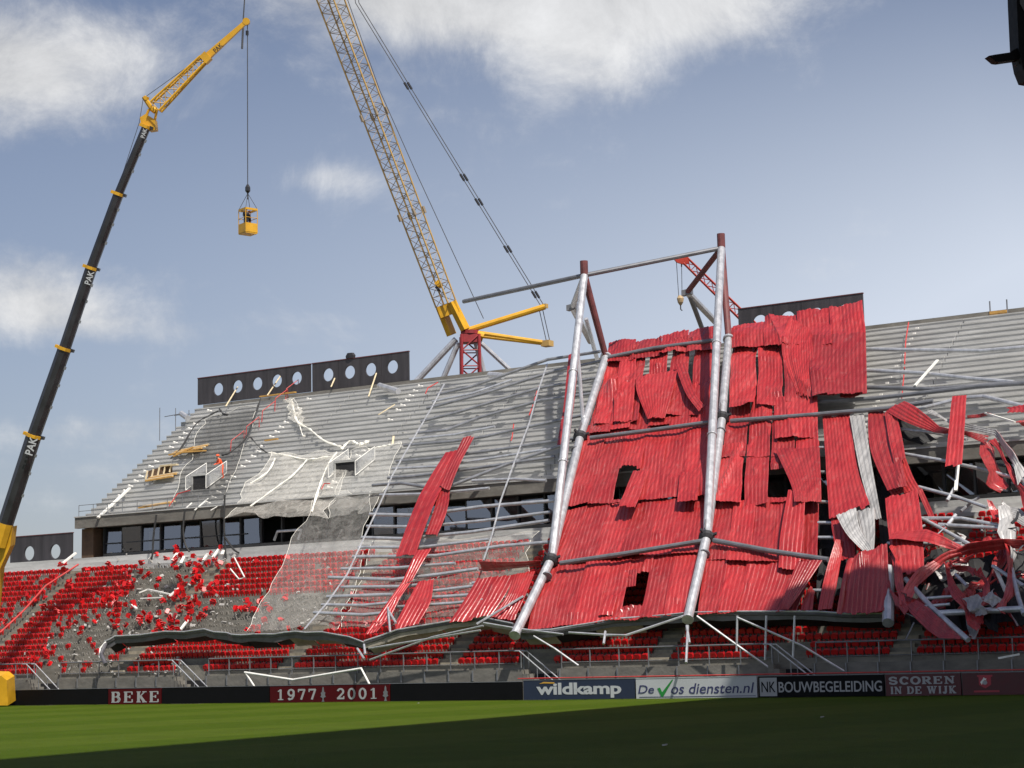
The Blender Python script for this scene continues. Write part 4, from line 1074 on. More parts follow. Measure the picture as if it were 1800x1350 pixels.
piece([(1118, 664, .6), (1120, 690, .75), (1138, 735, .6)], [(1190, 650, .6), (1182, 690, .7), (1168, 735, .6)], creases=4, cr=.25)
piece([(1186, 640, .6), (1205, 690, .8), (1228, 722, .7)], [(1205, 640, .6), (1222, 690, .7), (1240, 715, .6)], creases=2)
piece([(1090, 630, .5), (1082, 690, .5), (1078, 742, .5)], [(1118, 632, .5), (1115, 690, .55), (1110, 738, .5)], creases=3, cr=.3)
# bay right of the second truss
course((1283, 700), (1438, 692), (1441, 800), (1268, 805), 4, .10, .22, 4, .24, 4, .16, gap=.004)
course((1268, 780), (1441, 775), (1444, 882), (1258, 885), 4, .14, .28, 4, .22, 4, .18, gap=.008, holes={2: (.45, .95)})
course((1256, 878), (1437, 878), (1436, 985), (1238, 985), 5, .06, .16, 4, .18, 3, .1)
course((1240, 980), (1436, 980), (1398, 1074), (1226, 1078), 5, .04, .12, 3, .15, 3, .08, slant=.01)
course((1286, 584), (1520, 556), (1523, 692), (1280, 716), 5, .16, .40, 5, .42, 6, .26, gap=.006)
course((1288, 566), (1516, 534), (1521, 600), (1286, 612), 4, .3, .5, 7, .26, 4, .2, gap=-.002, rag=.02)
piece([(1428, 590, .7), (1424, 640, .8), (1428, 694, .9)], [(1522, 585, .7), (1523, 640, .8), (1524, 690, .8)], creases=4)
piece([(1385, 556, .7), (1375, 620, .7), (1400, 690, .6)], [(1425, 580, .7), (1430, 630, .8), (1428, 700, .6)], creases=4, cr=.3)
piece([(1360, 700, .5), (1362, 770, .45)], [(1436, 696, .5), (1438, 768, .45)], creases=2)
piece([(1362, 790, .5), (1390, 850, .9), (1396, 880, 1.1)], [(1440, 785, .5), (1443, 840, .6), (1444, 882, .6)], creases=2)
piece([(1385, 862, .9), (1372, 940, .7), (1368, 1000, .4)], [(1416, 866, .9), (1412, 940, .7), (1405, 1000, .4)], creases=2)
piece([(1400, 988, .6), (1385, 1030, .5), (1372, 1072, .5)], [(1446, 985, .9), (1410, 1035, .8), (1385, 1072, .6)], creases=1)
# torn strips further right
piece([(1446, 732, .35), (1452, 820, .4), (1458, 914, .6)], [(1494, 728, .35), (1508, 820, .4), (1530, 890, .6)], creases=2)
piece([(1460, 905, .5), (1466, 950, .3), (1475, 985, .2)], [(1500, 905, .5), (1502, 950, .3), (1505, 985, .2)], creases=3)
piece([(1493, 728, .5), (1512, 830, .6), (1536, 912, .5)], [(1518, 726, .4), (1533, 820, .5), (1549, 908, .5)], front_grey=True, creases=2, period=.25)
piece([(1470, 907, 1.0), (1490, 940, 1.2), (1518, 970, .8)], [(1505, 894, .7), (1512, 930, .8), (1535, 968, .7)], front_grey=True, creases=2)
piece([(1505, 900, .6), (1515, 940, .7), (1520, 975, .7)], [(1537, 893, .6), (1538, 935, .6), (1536, 970, .6)], front_grey=True, creases=2)
piece([(1526, 722, .4), (1530, 790, .5), (1560, 862, .6)], [(1560, 722, .4), (1580, 780, .5), (1595, 858, .6)], creases=3, cr=.25)
piece([(1555, 724, .6), (1562, 770, .7), (1572, 815, .6)], [(1575, 726, .6), (1585, 765, .6), (1592, 805, .6)], creases=2)
piece([(1535, 795, .3), (1550, 840, .3), (1568, 872, .3)], [(1592, 805, .3), (1606, 840, .3), (1618, 860, .3)], creases=2)
piece([(1556, 875, .7), (1562, 940, .9), (1572, 1010, .7)], [(1612, 860, .7), (1622, 930, .8), (1624, 1005, .7)], creases=3)
piece([(1610, 858, .3), (1625, 890, .2), (1640, 925, .1)], [(1622, 862, .2), (1640, 900, .1), (1652, 930, .0)], creases=1)
piece([(1490, 985, .9), (1478, 1030, 1.0), (1470, 1075, .7)], [(1562, 962, .9), (1560, 1020, 1.0), (1556, 1075, .7)], creases=7, cr=.4, dent=.2)
piece([(1470, 945, .8), (1450, 1010, .5), (1438, 1072, .3)], [(1484, 950, .5), (1474, 1010, .3), (1462, 1072, .2)], creases=2)
piece([(1425, 1030, .3), (1412, 1055, .3), (1408, 1072, .3)], [(1432, 1040, .2), (1430, 1058, .2), (1428, 1072, .2)], creases=1)

# black sheets added under the torn right-hand end as painted shade in its voids
def shade_sheet(A, B):
    sd[0] += 1
    build('shade_sheet', loft([RP(*p) for p in A], [RP(*p) for p in B], seed=sd[0], creases=6, cr=.5, dent=.35, period=.7, amp=.02, rag=.06), ['shade_sheet', 'shade_sheet'], ROOF)
shade_sheet([(1575, 985, -.6), (1590, 1040, -.7), (1600, 1092, -.6)], [(1660, 972, -.8), (1670, 1030, -.9), (1690, 1100, -.6)])
shade_sheet([(1650, 985, -.9), (1665, 1040, -1.0), (1680, 1096, -.7)], [(1735, 975, -.9), (1745, 1035, -1.0), (1755, 1105, -.8)])
shade_sheet([(1730, 985, -.9), (1740, 1050, -1.0), (1745, 1100, -.8)], [(1815, 965, -.9), (1820, 1035, -1.0), (1825, 1100, -.8)])
shade_sheet([(1436, 875, -.9), (1440, 960, -.9), (1438, 1060, -.7)], [(1500, 870, -1.0), (1505, 960, -1.0), (1500, 1062, -.8)])
shade_sheet([(1540, 800, -.9), (1545, 880, -1.0), (1550, 990, -.9)], [(1582, 820, -1.0), (1590, 890, -1.0), (1592, 985, -1.0)])
shade_sheet([(1590, 722, -.5), (1600, 745, -.5), (1640, 765, -.5)], [(1570, 735, -.5), (1575, 765, -.5), (1620, 780, -.5)])

# bent bars, cables and scraps tangled at the torn end
rt_ = random.Random(77)
for i in range(24):
    u, v = rt_.uniform(1575, 1805), rt_.uniform(890, 1110)
    a = rt_.uniform(-.9, .9)+(math.pi/2 if rt_.random() < .25 else 0); l = rt_.uniform(18, 75)
    pts = [(u, v)]
    for k in range(rt_.choice((1, 2, 2, 3))):
        a += rt_.uniform(-.6, .6); pts.append((pts[-1][0]+math.cos(a)*l*.6, pts[-1][1]+math.sin(a)*l*.5))
    o = rt_.uniform(-.7, .6)
    build('bent_bar', MB().tube([RP(x, min(y, 1125), o+rt_.uniform(-.2, .2)) for x, y in pts], rt_.choice((.03, .04, .06, .08)), 6), rt_.choice(['steel', 'steel_dark', 'steel_dark', 'collar', 'steel_mid', 'rail_red']), ROOF)
for i in range(22):
    u, v = rt_.uniform(1570, 1790), rt_.uniform(935, 1075)
    a = rt_.uniform(0, 3); l, w = rt_.uniform(28, 62), rt_.uniform(10, 24); o = rt_.uniform(-.8, .5)
    c_, s_ = math.cos(a), math.sin(a); o2 = o+rt_.uniform(-.5, .5)
    sd[0] += 1
    A = [RP(u, v, o), RP(u+c_*l*.5, v+s_*l*.5, o2), RP(u+c_*l, v+s_*l, o)]; B = [RP(u-s_*w, v+c_*w, o2), RP(u+c_*l*.5-s_*w, v+s_*l*.5+c_*w, o), RP(u+c_*l-s_*w, v+s_*l+c_*w, o2)]
    build('torn_scrap', loft(A, B, seed=sd[0], kink=.18, creases=4, cr=.3, dent=.2, rag=.12, front_grey=rt_.random() < .15), ['red_sheet', 'grey_sheet'], ROOF)

# small bits scattered over the upper steps
m = MB()
for _ in range(260):
    u, v = rt_.uniform(240, 1000), rt_.uniform(680, 900)
    P = UT(u, v, .0)
    if P.x < UXL+.5 or P.y < UY+.1 or P.y > UTOPY-.2: continue
    i = int((P.y-UY)/URUN); P = V((P.x, UY+URUN*i+rt_.uniform(.1, .5), UZ0+URISE*i+.04)); s_ = rt_.uniform(.03, .09)
    a = rt_.uniform(0, 3); m.obox(P, V((math.cos(a), math.sin(a), 0))*s_*rt_.uniform(1, 4), V((-math.sin(a), math.cos(a), 0))*s_, UZ*s_*.5)
tag(build('litter', m, 'debris_grey'), 'small pale scraps scattered over the upper steps', 'litter', None, 'stuff')
for k, (u, v, lab) in enumerate(((1168, 1312, 'small white scrap lying on the shaded grass'), (735, 1237, 'tiny pale scrap on the grass at the foot of the black board'), (1445, 1262, 'tiny pale scrap on the grass before the black lettered board'))):
    r_ = ray(u, v); P = CAM+r_*(-HC/r_.z)
    build('paper_scrap', MB().prism([P+V((-.06, 0, .01)), P+V((.03, -.04, .02)), P+V((.07, .01, .03)), P+V((0, .05, .02))], (0, 0, .03)), 'debris_grey', None, lab, 'scrap')
# ---- loose sheets slipped off the roof, each a thing of its own
def loose(label, A, B, surf=RP, **kw):
    sd[0] += 1
    return build('loose_sheet', loft([surf(*p) for p in A], [surf(*p) for p in B], seed=sd[0], **kw), ['red_sheet', 'grey_sheet'], None, label, 'roof sheet', 'loose red roof sheets')
loose('wide red sheet leaning alone on the bare purlins left of the roof', [(785, 792, .7), (750, 850, .7), (728, 890, .8), (697, 974, .6)], [(805, 795, .7), (782, 845, .7), (760, 895, .8), (730, 974, .6)], creases=1, period=.45)
loose('narrow red sheet lying higher beside the wide leaning one', [(815, 769, .9), (795, 805, .8), (772, 855, .8)], [(833, 767, .9), (812, 810, .8), (790, 860, .8)], creases=1)
loose('short red sheet below the narrow leaning one', [(771, 855, .6), (765, 890, .6), (748, 938, .6)], [(791, 858, .6), (786, 895, .6), (768, 942, .6)], creases=1)
loose('bent red sheet draped over a purlin below the wide leaning sheet', [(733, 968, .8), (722, 990, .8), (705, 1026, .5)], [(758, 964, .8), (745, 985, .8), (724, 1022, .5)], creases=2)
loose('long red strip running down to the bent gutter', [(704, 1026, .5), (680, 1060, .5), (655, 1095, .4)], [(722, 1024, .5), (702, 1055, .5), (682, 1092, .4)], creases=2)
loose('small red piece at the gutter bend', [(655, 1092, .4), (642, 1116, .2)], [(680, 1090, .4), (662, 1112, .2)], creases=1)
loose('wide red sheet behind the small white frame by the gutter', [(735, 1022, .4), (712, 1065, .4), (690, 1106, .2)], [(762, 1018, .4), (757, 1060, .4), (735, 1098, .2)], creases=3)
loose('red sheet at the left of the group beside the first truss', [(838, 1018, .3), (812, 1060, .3), (790, 1094, .2)], [(872, 1014, .3), (850, 1055, .3), (828, 1090, .2)], creases=3)
loose('red sheet in the middle of the group beside the first truss', [(870, 1014, .35), (850, 1050, .35), (832, 1086, .25)], [(906, 1010, .35), (885, 1048, .35), (862, 1082, .25)], creases=4)
loose('red sheet touching the foot of the first truss', [(903, 1010, .4), (888, 1050, .4), (858, 1084, .2)], [(940, 1003, .4), (922, 1050, .4), (905, 1090, .2)], creases=4)
loose('upturned dark sheet behind the lower node of the first truss', [(842, 986, .9), (900, 988, 1.0), (950, 984, .9)], [(848, 1004, .2), (900, 1001, .2), (950, 994, .2)], creases=1, period=.5)
loose('tall thin red strip standing behind the raised chord of the first truss', [(1000, 626, .3), (992, 700, .3), (979, 780, .3)], [(1018, 622, .3), (1010, 700, .3), (998, 776, .3)], creases=1)
loose('lone red strip hanging in front of the bare right-hand steps', [(1674, 693, .9), (1668, 750, 1.0), (1661, 820, 1.1)], [(1699, 694, .9), (1696, 750, 1.0), (1691, 816, 1.1)], creases=1)
loose('red sheet twisted off sideways towards the right-hand edge', [(1556, 721, .7), (1610, 754, .6), (1665, 766, .5), (1725, 772, .6)], [(1592, 706, .7), (1630, 735, .8), (1670, 757, .9), (1735, 762, .8)], creases=1, kink=.16, dent=.16)
loose('pale back of a twisted sheet curling down at the right-hand edge', [(1630, 728, .3), (1680, 752, .5), (1740, 764, .7), (1770, 800, .8), (1792, 850, .8)], [(1640, 722, .3), (1690, 742, .5), (1748, 755, .8), (1782, 790, .9), (1800, 830, .9)], creases=1, front_grey=True, kink=.16, dent=.16)
loose('red strip running down along the pale curl to the right-hand edge', [(1738, 775, .6), (1758, 812, .6), (1782, 850, .6), (1800, 890, .6)], [(1750, 770, .6), (1772, 808, .6), (1793, 850, .6), (1815, 880, .6)], creases=1, kink=.16, dent=.16)
loose('dark red loop of sheet hanging in front of the right-hand windows', [(1725, 772, .4), (1728, 815, .9), (1738, 850, 1.0), (1755, 864, .4)], [(1738, 774, .2), (1750, 805, -.2), (1765, 835, -.3), (1772, 846, .2)], creases=2, kink=.16, dent=.16)
loose('dark red band sagging across the torn strip right of the second truss', [(1563, 948, 1.2), (1600, 951, 1.0), (1650, 960, .8), (1690, 968, .8)], [(1568, 932, .9), (1600, 930, .7), (1650, 944, .6), (1700, 962, .6)], creases=1, period=.5, kink=.16, dent=.16)
loose('long red ribbon sweeping along the wreckage to the right-hand edge', [(1582, 1042, .9), (1608, 1002, 1.0), (1655, 972, 1.0), (1705, 954, 1.0), (1815, 946, .9)], [(1605, 1046, .7), (1626, 1014, .6), (1665, 988, .5), (1720, 968, .4), (1815, 958, .3)], creases=3, cr=.2, kink=.16, dent=.16)
loose('second red ribbon under the long sweeping one', [(1665, 990, .5), (1700, 975, .4), (1730, 965, .4)], [(1690, 990, .1), (1715, 982, .1), (1745, 970, .1)], creases=3, kink=.16, dent=.16)
loose('dark red sheet hanging in a point above the railing', [(1660, 985, .7), (1670, 1040, .9), (1690, 1078, .9), (1720, 1108, .7)], [(1673, 985, .5), (1684, 1030, .4), (1708, 1062, .3), (1732, 1086, .4)], creases=2, kink=.16, dent=.16)
loose('pale grey patch of sheet inside the hanging point', [(1690, 1052, 1.0), (1700, 1068, 1.1), (1718, 1085, 1.0)], [(1720, 1046, .9), (1726, 1062, .9), (1731, 1076, .9)], creases=1, front_grey=True, kink=.16, dent=.16)
loose('second pale grey patch beside the hanging point', [(1722, 1046, .7), (1735, 1058, .8), (1752, 1065, .7)], [(1748, 1034, .7), (1752, 1048, .7), (1758, 1056, .7)], creases=1, front_grey=True, kink=.16, dent=.16)
loose('pale torn strip standing upright near the right-hand edge', [(1754, 888, .9), (1762, 930, .9), (1775, 960, .9), (1777, 1005, .9)], [(1766, 888, .5), (1782, 935, .4), (1784, 975, .4), (1781, 1012, .5)], creases=1, front_grey=True, kink=.16, dent=.16)
loose('red strip curving under the upright pale one', [(1764, 950, .9), (1774, 1000, .9), (1766, 1040, .8), (1752, 1068, .7)], [(1775, 962, .6), (1781, 1010, .6), (1778, 1048, .5), (1768, 1074, .5)], creases=1, kink=.16, dent=.16)
loose('dark grey fin of sheet at the right-hand edge above the ribbons', [(1760, 896, .6), (1788, 918, .4), (1815, 930, .3)], [(1760, 882, .2), (1786, 892, .1), (1815, 908, 0)], creases=1, front_grey=True, kink=.16, dent=.16)
loose('red triangular sheet hanging over the railing beside the leaning tube', [(1590, 1066, .8), (1628, 1108, .6), (1688, 1126, .4)], [(1612, 1060, .6), (1655, 1082, .5), (1694, 1108, .4)], creases=2, kink=.16, dent=.16)
loose('thin red strip dropping from the dark band to the triangular sheet', [(1562, 958, 1.0), (1574, 1000, 1.0), (1583, 1050, .9), (1590, 1068, .8)], [(1568, 954, .9), (1584, 1008, .8), (1594, 1050, .8), (1602, 1068, .7)], creases=1, kink=.16, dent=.16)
loose('short red strip beside the fat upright tube end', [(1555, 1028, .8), (1573, 1058, .8), (1590, 1082, .7)], [(1564, 1020, .7), (1584, 1046, .7), (1597, 1076, .6)], creases=1, kink=.16, dent=.16)
loose('crumpled red heap under the leaning tube', [(1585, 1050, .5), (1592, 1075, .6), (1605, 1085, .5)], [(1625, 1045, .4), (1630, 1065, .5), (1625, 1078, .4)], creases=6, cr=.35, kink=.16, dent=.16)
loose('red scrap at the far right above the pale bar', [(1768, 716, .4), (1775, 726, .4)], [(1812, 712, .4), (1812, 728, .4)], creases=1, kink=.16, dent=.16)
loose('red scrap folded under the far right pale bar', [(1786, 738, .4), (1792, 752, .3)], [(1812, 732, .4), (1812, 744, .3)], creases=1, kink=.16, dent=.16)
loose('thin red scrap lying left of the far right pale bar', [(1700, 730, .2), (1740, 728, .2)], [(1700, 735, .1), (1745, 733, .1)], creases=1, kink=.16, dent=.16)
loose('dark red shard standing among the right-hand seats', [(1735, 878, .6), (1745, 915, .5)], [(1742, 880, .6), (1762, 908, .4)], creases=1, kink=.16, dent=.16)
bars('white_bar', ['pale bar lying across the far right steps', 'thin pale bar across the right-hand purlins', 'pale strut hanging below the lone red strip', 'pale bar at the far right end of the railing', 'pale bar across the tangled ribbons'], 'bar',
     [((1732, 726), (1784, 742)), ((1608, 678), (1648, 633)), ((1684, 818), (1680, 862)), ((1755, 1157), (1792, 1150)), ((1748, 995), (1768, 1040))], .09, 'white_bar', lambda u, v: RP(u, v, .3), None, True)

# ------------------------------------------------------------------ netting
def net(label, q, surf, m='net_white', sag=.35, n=16, name='safety_net', seed=1):
    """hanging net from four corner sight points (u, v, lift)"""
    P = [surf(*c) for c in q]; rk = V((seed*3.1, seed*1.7, 0)); mb = MB(); vs = []
    for j in range(n+1):
        for i in range(n+1):
            s, t = i/n, j/n
            p = P[0].lerp(P[1], s).lerp(P[3].lerp(P[2], s), t)
            d = noise.noise(V((s*5, t*3, 0))+rk)*.35+noise.noise(V((s*14, t*5, 2))+rk)*.16
            edge = 1-.0*s
            p = p+V((0, -.3, .6))*d*edge*sag*2+V((0, 0, -sag*math.sin(math.pi*t)))
            p = p+V((noise.noise(V((s*3, t*4, 7))+rk)*1.1+noise.noise(V((s*11, t*13, 3))+rk)*.35, 0, noise.noise(V((s*4, t*3, 9))+rk)*.5))
            vs.append(p)
    mb.add(vs, [(j*(n+1)+i, j*(n+1)+i+1, (j+1)*(n+1)+i+1, (j+1)*(n+1)+i) for j in range(n) for i in range(n)])
    T = thing(name, label, 'net', P[3])
    build('webbing', mb, m, T, smooth=True)
    for idx in ([i for i in range(n+1)], [j*(n+1) for j in range(n+1)], [j*(n+1)+n for j in range(n+1)]):
        build('edge_rope', MB().tube([vs[k] for k in idx], .014, 5), 'net_rope', T)
    return T
net('sheer pale net hanging from the dark windows down over the seats', [(556, 872, .3), (655, 866, .3), (600, 1104, .0), (424, 1110, .0)], lambda u, v, o: RP(u, v, o-.9), sag=.3, seed=2)
net('sheer pale net spread over the seats left of the first truss', [(650, 950, .2), (955, 935, .2), (905, 1090, .1), (602, 1104, .1)], lambda u, v, o: RP(u, v, o-1.0), sag=.3, seed=5)
net('bright net bunched on the steps right of the first opening', [(476, 797, .5), (612, 792, .6), (575, 908, .3), (392, 908, .3)], UT, 'net_thick', .25, seed=7)
net('torn pale net stretched right of the second opening', [(612, 790, .5), (705, 779, .5), (655, 896, .3), (580, 905, .3)], UT, 'net_white', .25, seed=9)
net('dark net lying on the steps around the first opening', [(362, 735, .35), (450, 715, .35), (395, 880, .3), (300, 885, .3)], UT, 'net_dark', .12, seed=11)
net('small veil of white net hanging below the plank on the top steps', [(508, 700, .5), (518, 703, .5), (540, 752, .5), (508, 728, .5)], UT, 'net_thick', .1, 8, seed=13)
def strand(label, pts, r, m, surf=UT, o=.4, name='net_strand', cat='net'):
    P = smooth_path([surf(u, v, o) for u, v in pts], len(pts)*5)
    rk = random.Random(len(label)); rr = [r*rk.uniform(.4, 1.6) for _ in P]
    build(name, MB().tube(P, rr, 6), m, None, label, cat)
strand('twisted rope of white net from the top steps to the second opening', [(513, 702), (522, 740), (545, 755), (570, 775), (600, 786)], .075, 'net_rope')
strand('thin tail of white net below the twisted rope', [(526, 745), (532, 765), (536, 766)], .06, 'net_rope')
strand('white net edge running left from the second opening', [(472, 796), (500, 800), (540, 808), (585, 802)], .07, 'net_rope')
strand('white net fold slanting down left of the second opening', [(484, 805), (470, 830), (440, 850)], .055, 'net_rope')
strand('white net fold slanting down in the middle of the bright net', [(540, 808), (515, 835), (495, 850), (440, 890)], .055, 'net_rope')
strand('thick net fold dropping from the second opening', [(592, 795), (575, 820), (560, 860), (548, 900)], .07, 'net_rope')
strand('white net edge running right from the second opening', [(648, 790), (680, 783), (706, 779)], .055, 'net_rope')
strand('crumpled heap of net above the second opening', [(600, 790), (615, 776), (632, 782), (650, 775)], .13, 'net_rope')
strand('black cable looping over the steps below the five-hole panel', [(300, 806), (320, 785), (345, 745), (372, 728), (385, 722)], .06, 'cable_black', name='cable', cat='cable')
strand('black cable curving down beside the red handrails', [(458, 700), (448, 730), (432, 770), (405, 795), (390, 800)], .07, 'cable_black', name='cable', cat='cable')
strand('black cable lying right of the red handrails', [(440, 768), (455, 785), (468, 795)], .05, 'cable_black', name='cable', cat='cable')
strand('short black cable scrap under the five-hole panel', [(385, 718), (392, 727), (400, 729)], .08, 'cable_black', name='cable', cat='cable')
for lab, pts in (('black cable hanging over the windows near the far end', [(275, 905), (270, 940), (268, 975), (264, 985)]), ('black cable hanging in a curve over the windows', [(325, 895), (322, 930), (325, 955), (333, 970)]), ('long black cable hanging down to the red seats', [(395, 870), (394, 930), (397, 985), (396, 995)]), ('black cable swinging over the gap right of the long cable', [(396, 945), (410, 965), (420, 972)])):
    P = smooth_path([onY(u, v, 106.3) for u, v in pts], 14); build('cable', MB().tube(P, .07, 6), 'cable_black', None, lab, 'cable')

# ------------------------------------------------------------------ people
def person(label, base, h, face, cloth, legs, pose='stand', helmet=None, group=None):
    T = thing('person', label, 'person', base, group)
    k = h/1.75
    me = bpy.data.meshes.new('body')
    lean = .35 if pose == 'bend' else .05
    J = {'pel': (0, 0, .95), 'chest': (0, -lean*.55, 1.32-.06*lean), 'neck': (0, -lean*.8, 1.48-.12*lean), 'head': (0, -lean*.95, 1.60-.14*lean), 'crown': (0, -lean*1.0, 1.74-.15*lean),
         'lsh': (-.19, -lean*.7, 1.42-.1*lean), 'lel': (-.26, -lean*.7-.06, 1.16-.1*lean), 'lwr': (-.22, -lean*.7-.26, 1.02), 'lha': (-.20, -lean*.7-.34, 1.0),
         'rsh': (.19, -lean*.7, 1.42-.1*lean), 'rel': (.27, -lean*.7-.04, 1.16-.1*lean), 'rwr': (.24, -lean*.7-.24, 1.00), 'rha': (.22, -lean*.7-.32, .98),
         'lhip': (-.10, 0, .90), 'lkn': (-.12, -.05, .50), 'lan': (-.12, .02, .09), 'lto': (-.13, -.15, .04), 'rhip': (.10, 0, .90), 'rkn': (.12, -.03, .50), 'ran': (.13, .05, .09), 'rto': (.14, -.12, .04)}
    rad = {'pel': (.15, .11), 'chest': (.17, .12), 'neck': (.055, .055), 'head': (.088, .10), 'crown': (.06, .07), 'lsh': (.07, .07), 'rsh': (.07, .07), 'lel': (.05, .05), 'rel': (.05, .05), 'lwr': (.034, .034), 'rwr': (.034, .034), 'lha': (.04, .03), 'rha': (.04, .03),
           'lhip': (.09, .09), 'rhip': (.09, .09), 'lkn': (.065, .065), 'rkn': (.065, .065), 'lan': (.045, .045), 'ran': (.045, .045), 'lto': (.04, .03), 'rto': (.04, .03)}
    E = [('pel', 'chest'), ('chest', 'neck'), ('neck', 'head'), ('head', 'crown'), ('chest', 'lsh'), ('lsh', 'lel'), ('lel', 'lwr'), ('lwr', 'lha'), ('chest', 'rsh'), ('rsh', 'rel'), ('rel', 'rwr'), ('rwr', 'rha'),
         ('pel', 'lhip'), ('lhip', 'lkn'), ('lkn', 'lan'), ('lan', 'lto'), ('pel', 'rhip'), ('rhip', 'rkn'), ('rkn', 'ran'), ('ran', 'rto')]
    names = list(J)
    me.from_pydata([J[n] for n in names], [(names.index(a), names.index(b)) for a, b in E], [])
    o = bpy.data.objects.new('body', me); COL.objects.link(o)
    md = o.modifiers.new('s', 'SKIN')
    for i, n in enumerate(names):
        sv = me.skin_vertices[0].data[i]; sv.radius = rad[n]; sv.use_root = (n == 'pel')
    ss = o.modifiers.new('u', 'SUBSURF'); ss.levels = 1; ss.render_levels = 1
    bpy.context.view_layer.update()
    m2 = bpy.data.meshes.new_from_object(o.evaluated_get(bpy.context.evaluated_depsgraph_get()))
    o.modifiers.clear(); bpy.data.objects.remove(o)
    for c_ in (cloth, legs, 'skin'): m2.materials.append(MATS[c_])
    for p in m2.polygons:
        c = p.center; p.use_smooth = True
        if c.z > 1.47-.12*lean: p.material_index = 2
        elif c.z < .93: p.material_index = 1
        if (c-V(J['lha'])).length < .07 or (c-V(J['rha'])).length < .07: p.material_index = 2
    b = bpy.data.objects.new('body', m2); COL.objects.link(b); b.parent = T; b.scale = (k, k, k); b.rotation_euler = (0, 0, face)
    if helmet:
        hm = MB(); hc = V(J['head'])+V((0, 0, .05)); vs = []
        for a_ in range(5):
            ph = a_/4*math.pi/2
            vs += [hc+V((math.cos(t)*math.cos(ph)*.125, math.sin(t)*math.cos(ph)*.14, math.sin(ph)*.14+.02)) for t in [i*math.pi/5 for i in range(10)]]
        hm.add(vs, [(a_*10+i, a_*10+(i+1) % 10, (a_+1)*10+(i+1) % 10, (a_+1)*10+i) for a_ in range(4) for i in range(10)])
        me3 = hm.mesh('helmet'); me3.materials.append(MATS[helmet])
        ho = bpy.data.objects.new('helmet', me3); COL.objects.link(ho); ho.parent = T; ho.scale = (k, k, k); ho.rotation_euler = (0, 0, face)
    return T
P = UT(388, 840, 0); row = int((P.y-UY)/URUN)
person('person in orange work clothes bending beside the first opening of the upper tier', (P.x, UY+URUN*row+.25, UZ0+URISE*row), 1.85, -.5, 'hivis', 'hivis', 'bend', 'hivis')

# ------------------------------------------------------------------ telescopic crane on the left
DC = 128.0
TCR = thing('telescopic_crane', 'tall telescopic crane with black boom and yellow lattice jib at the left', 'crane', at(-40, 1235, DC))
def AC(u, v, d=0): return at(u, v, DC+d)
bpts = [((-2, 960), (10, 920), 34, 'crane_yellow'), ((10, 920), (60, 765), 33, 'boom_black'), ((60, 765), (114, 612), 29, 'boom_black'), ((114, 612), (161, 470), 25, 'boom_black'), ((161, 470), (209, 340), 22, 'boom_black'), ((209, 340), (258, 222), 19, 'boom_black')]
for (a, b, w, m_) in bpts:
    A, B = AC(*a), AC(*b); wd = w*DC/F
    d = (B-A).normalized(); side = d.cross(Fw).normalized(); dep = side.cross(d).normalized()
    pr_ = [(math.cos(R(t)), math.sin(R(t))) for t in range(22, 382, 45)]
    poly = [A+side*x*wd*.41+dep*y*wd*.50 for x, y in pr_]
    build('boom_section', MB().prism(poly, B-A), m_, TCR)
    if m_ == 'boom_black':
        poly = [B-d*.16+side*x*wd*.45+dep*y*wd*.56 for x, y in pr_]; build('boom_collar', MB().prism(poly, d*.20), 'crane_yellow', TCR)
        build('collar_lug', MB().obox(B-side*wd*.47, side*.12, d*.10, dep*.2), 'boom_black', TCR); build('collar_lug', MB().obox(B+side*wd*.47-d*.05, side*.12, d*.10, dep*.2), 'crane_yellow', TCR)
        for f in (.35, .6, .8): build('boom_clip', MB().obox(A.lerp(B, f)-side*wd*.50-Fw*wd*.36, side*.06, d*.1, dep*.05), 'rail', TCR)
def boom_text(s, c, d, hgt, m_='ad_white'):
    side = -d.cross(Fw).normalized(); dep = side.cross(d)
    n = dep if dep.dot(Fw) < 0 else -dep
    mb = text_mb(s, bold=.02); xs = [p.x for p in mb.v]; zs = [p.z for p in mb.v]; o = MB(); o.f = mb.f; o.m = mb.m
    h = max(zs)-min(zs); cx, cz = (max(xs)+min(xs))/2, (max(zs)+min(zs))/2
    o.v = [c+d*(p.x-cx)/h*hgt*.9-side*(p.z-cz)/h*hgt-n*p.y*.3 for p in mb.v]
    build('lettering', o, m_, TCR)
dd = (AC(60, 765)-AC(10, 920)).normalized()
for (u, v, hh) in ((55, 784, .52), (157, 488, .40), (253, 234, .28)):
    boom_text('PAK', AC(u, v, -.95), dd, hh)
# boom foot and carrier parts in view
build('boom_foot', MB().prism([AC(-60, 1180), AC(-45, 1000), AC(0, 930), AC(22, 926), AC(18, 960), AC(0, 1000), AC(-20, 1180)], Fw*1.2), 'crane_yellow', TCR)
build('carrier', MB().prism([AC(-120, 1240), AC(-120, 1186), AC(2, 1188), AC(12, 1196), AC(14, 1240)], Fw*2.0), 'crane_yellow', TCR)
# jib
def lat(T, A, B, wa, wb, side, dep, n, chord_m, lace_m, cr_, lr, name=('chord', 'lacing')):
    cs = [(-1, -1), (1, -1), (1, 1), (-1, 1)]
    def pt(f, c): w = wa+(wb-wa)*f; return A.lerp(B, f)+side*c[0]*w/2+dep*c[1]*w/2
    for c in cs: build(name[0], MB().tube([pt(0, c), pt(1, c)], cr_, 7), chord_m, T)
    for k in range(4):
        c0, c1 = cs[k], cs[(k+1) % 4]
        for i in range(n):
            a, b = (c0, c1) if i % 2 else (c1, c0)
            build(name[1], MB().tube([pt(i/n, a), pt((i+1)/n, b)], lr, 5), lace_m, T)
            build(name[1], MB().tube([pt(i/n, c0), pt(i/n, c1)], lr*.8, 5), lace_m, T)
ja, jb = AC(272, 190), AC(362, 102); jd = (jb-ja).normalized(); js = jd.cross(Fw).normalized(); jp = js.cross(jd)
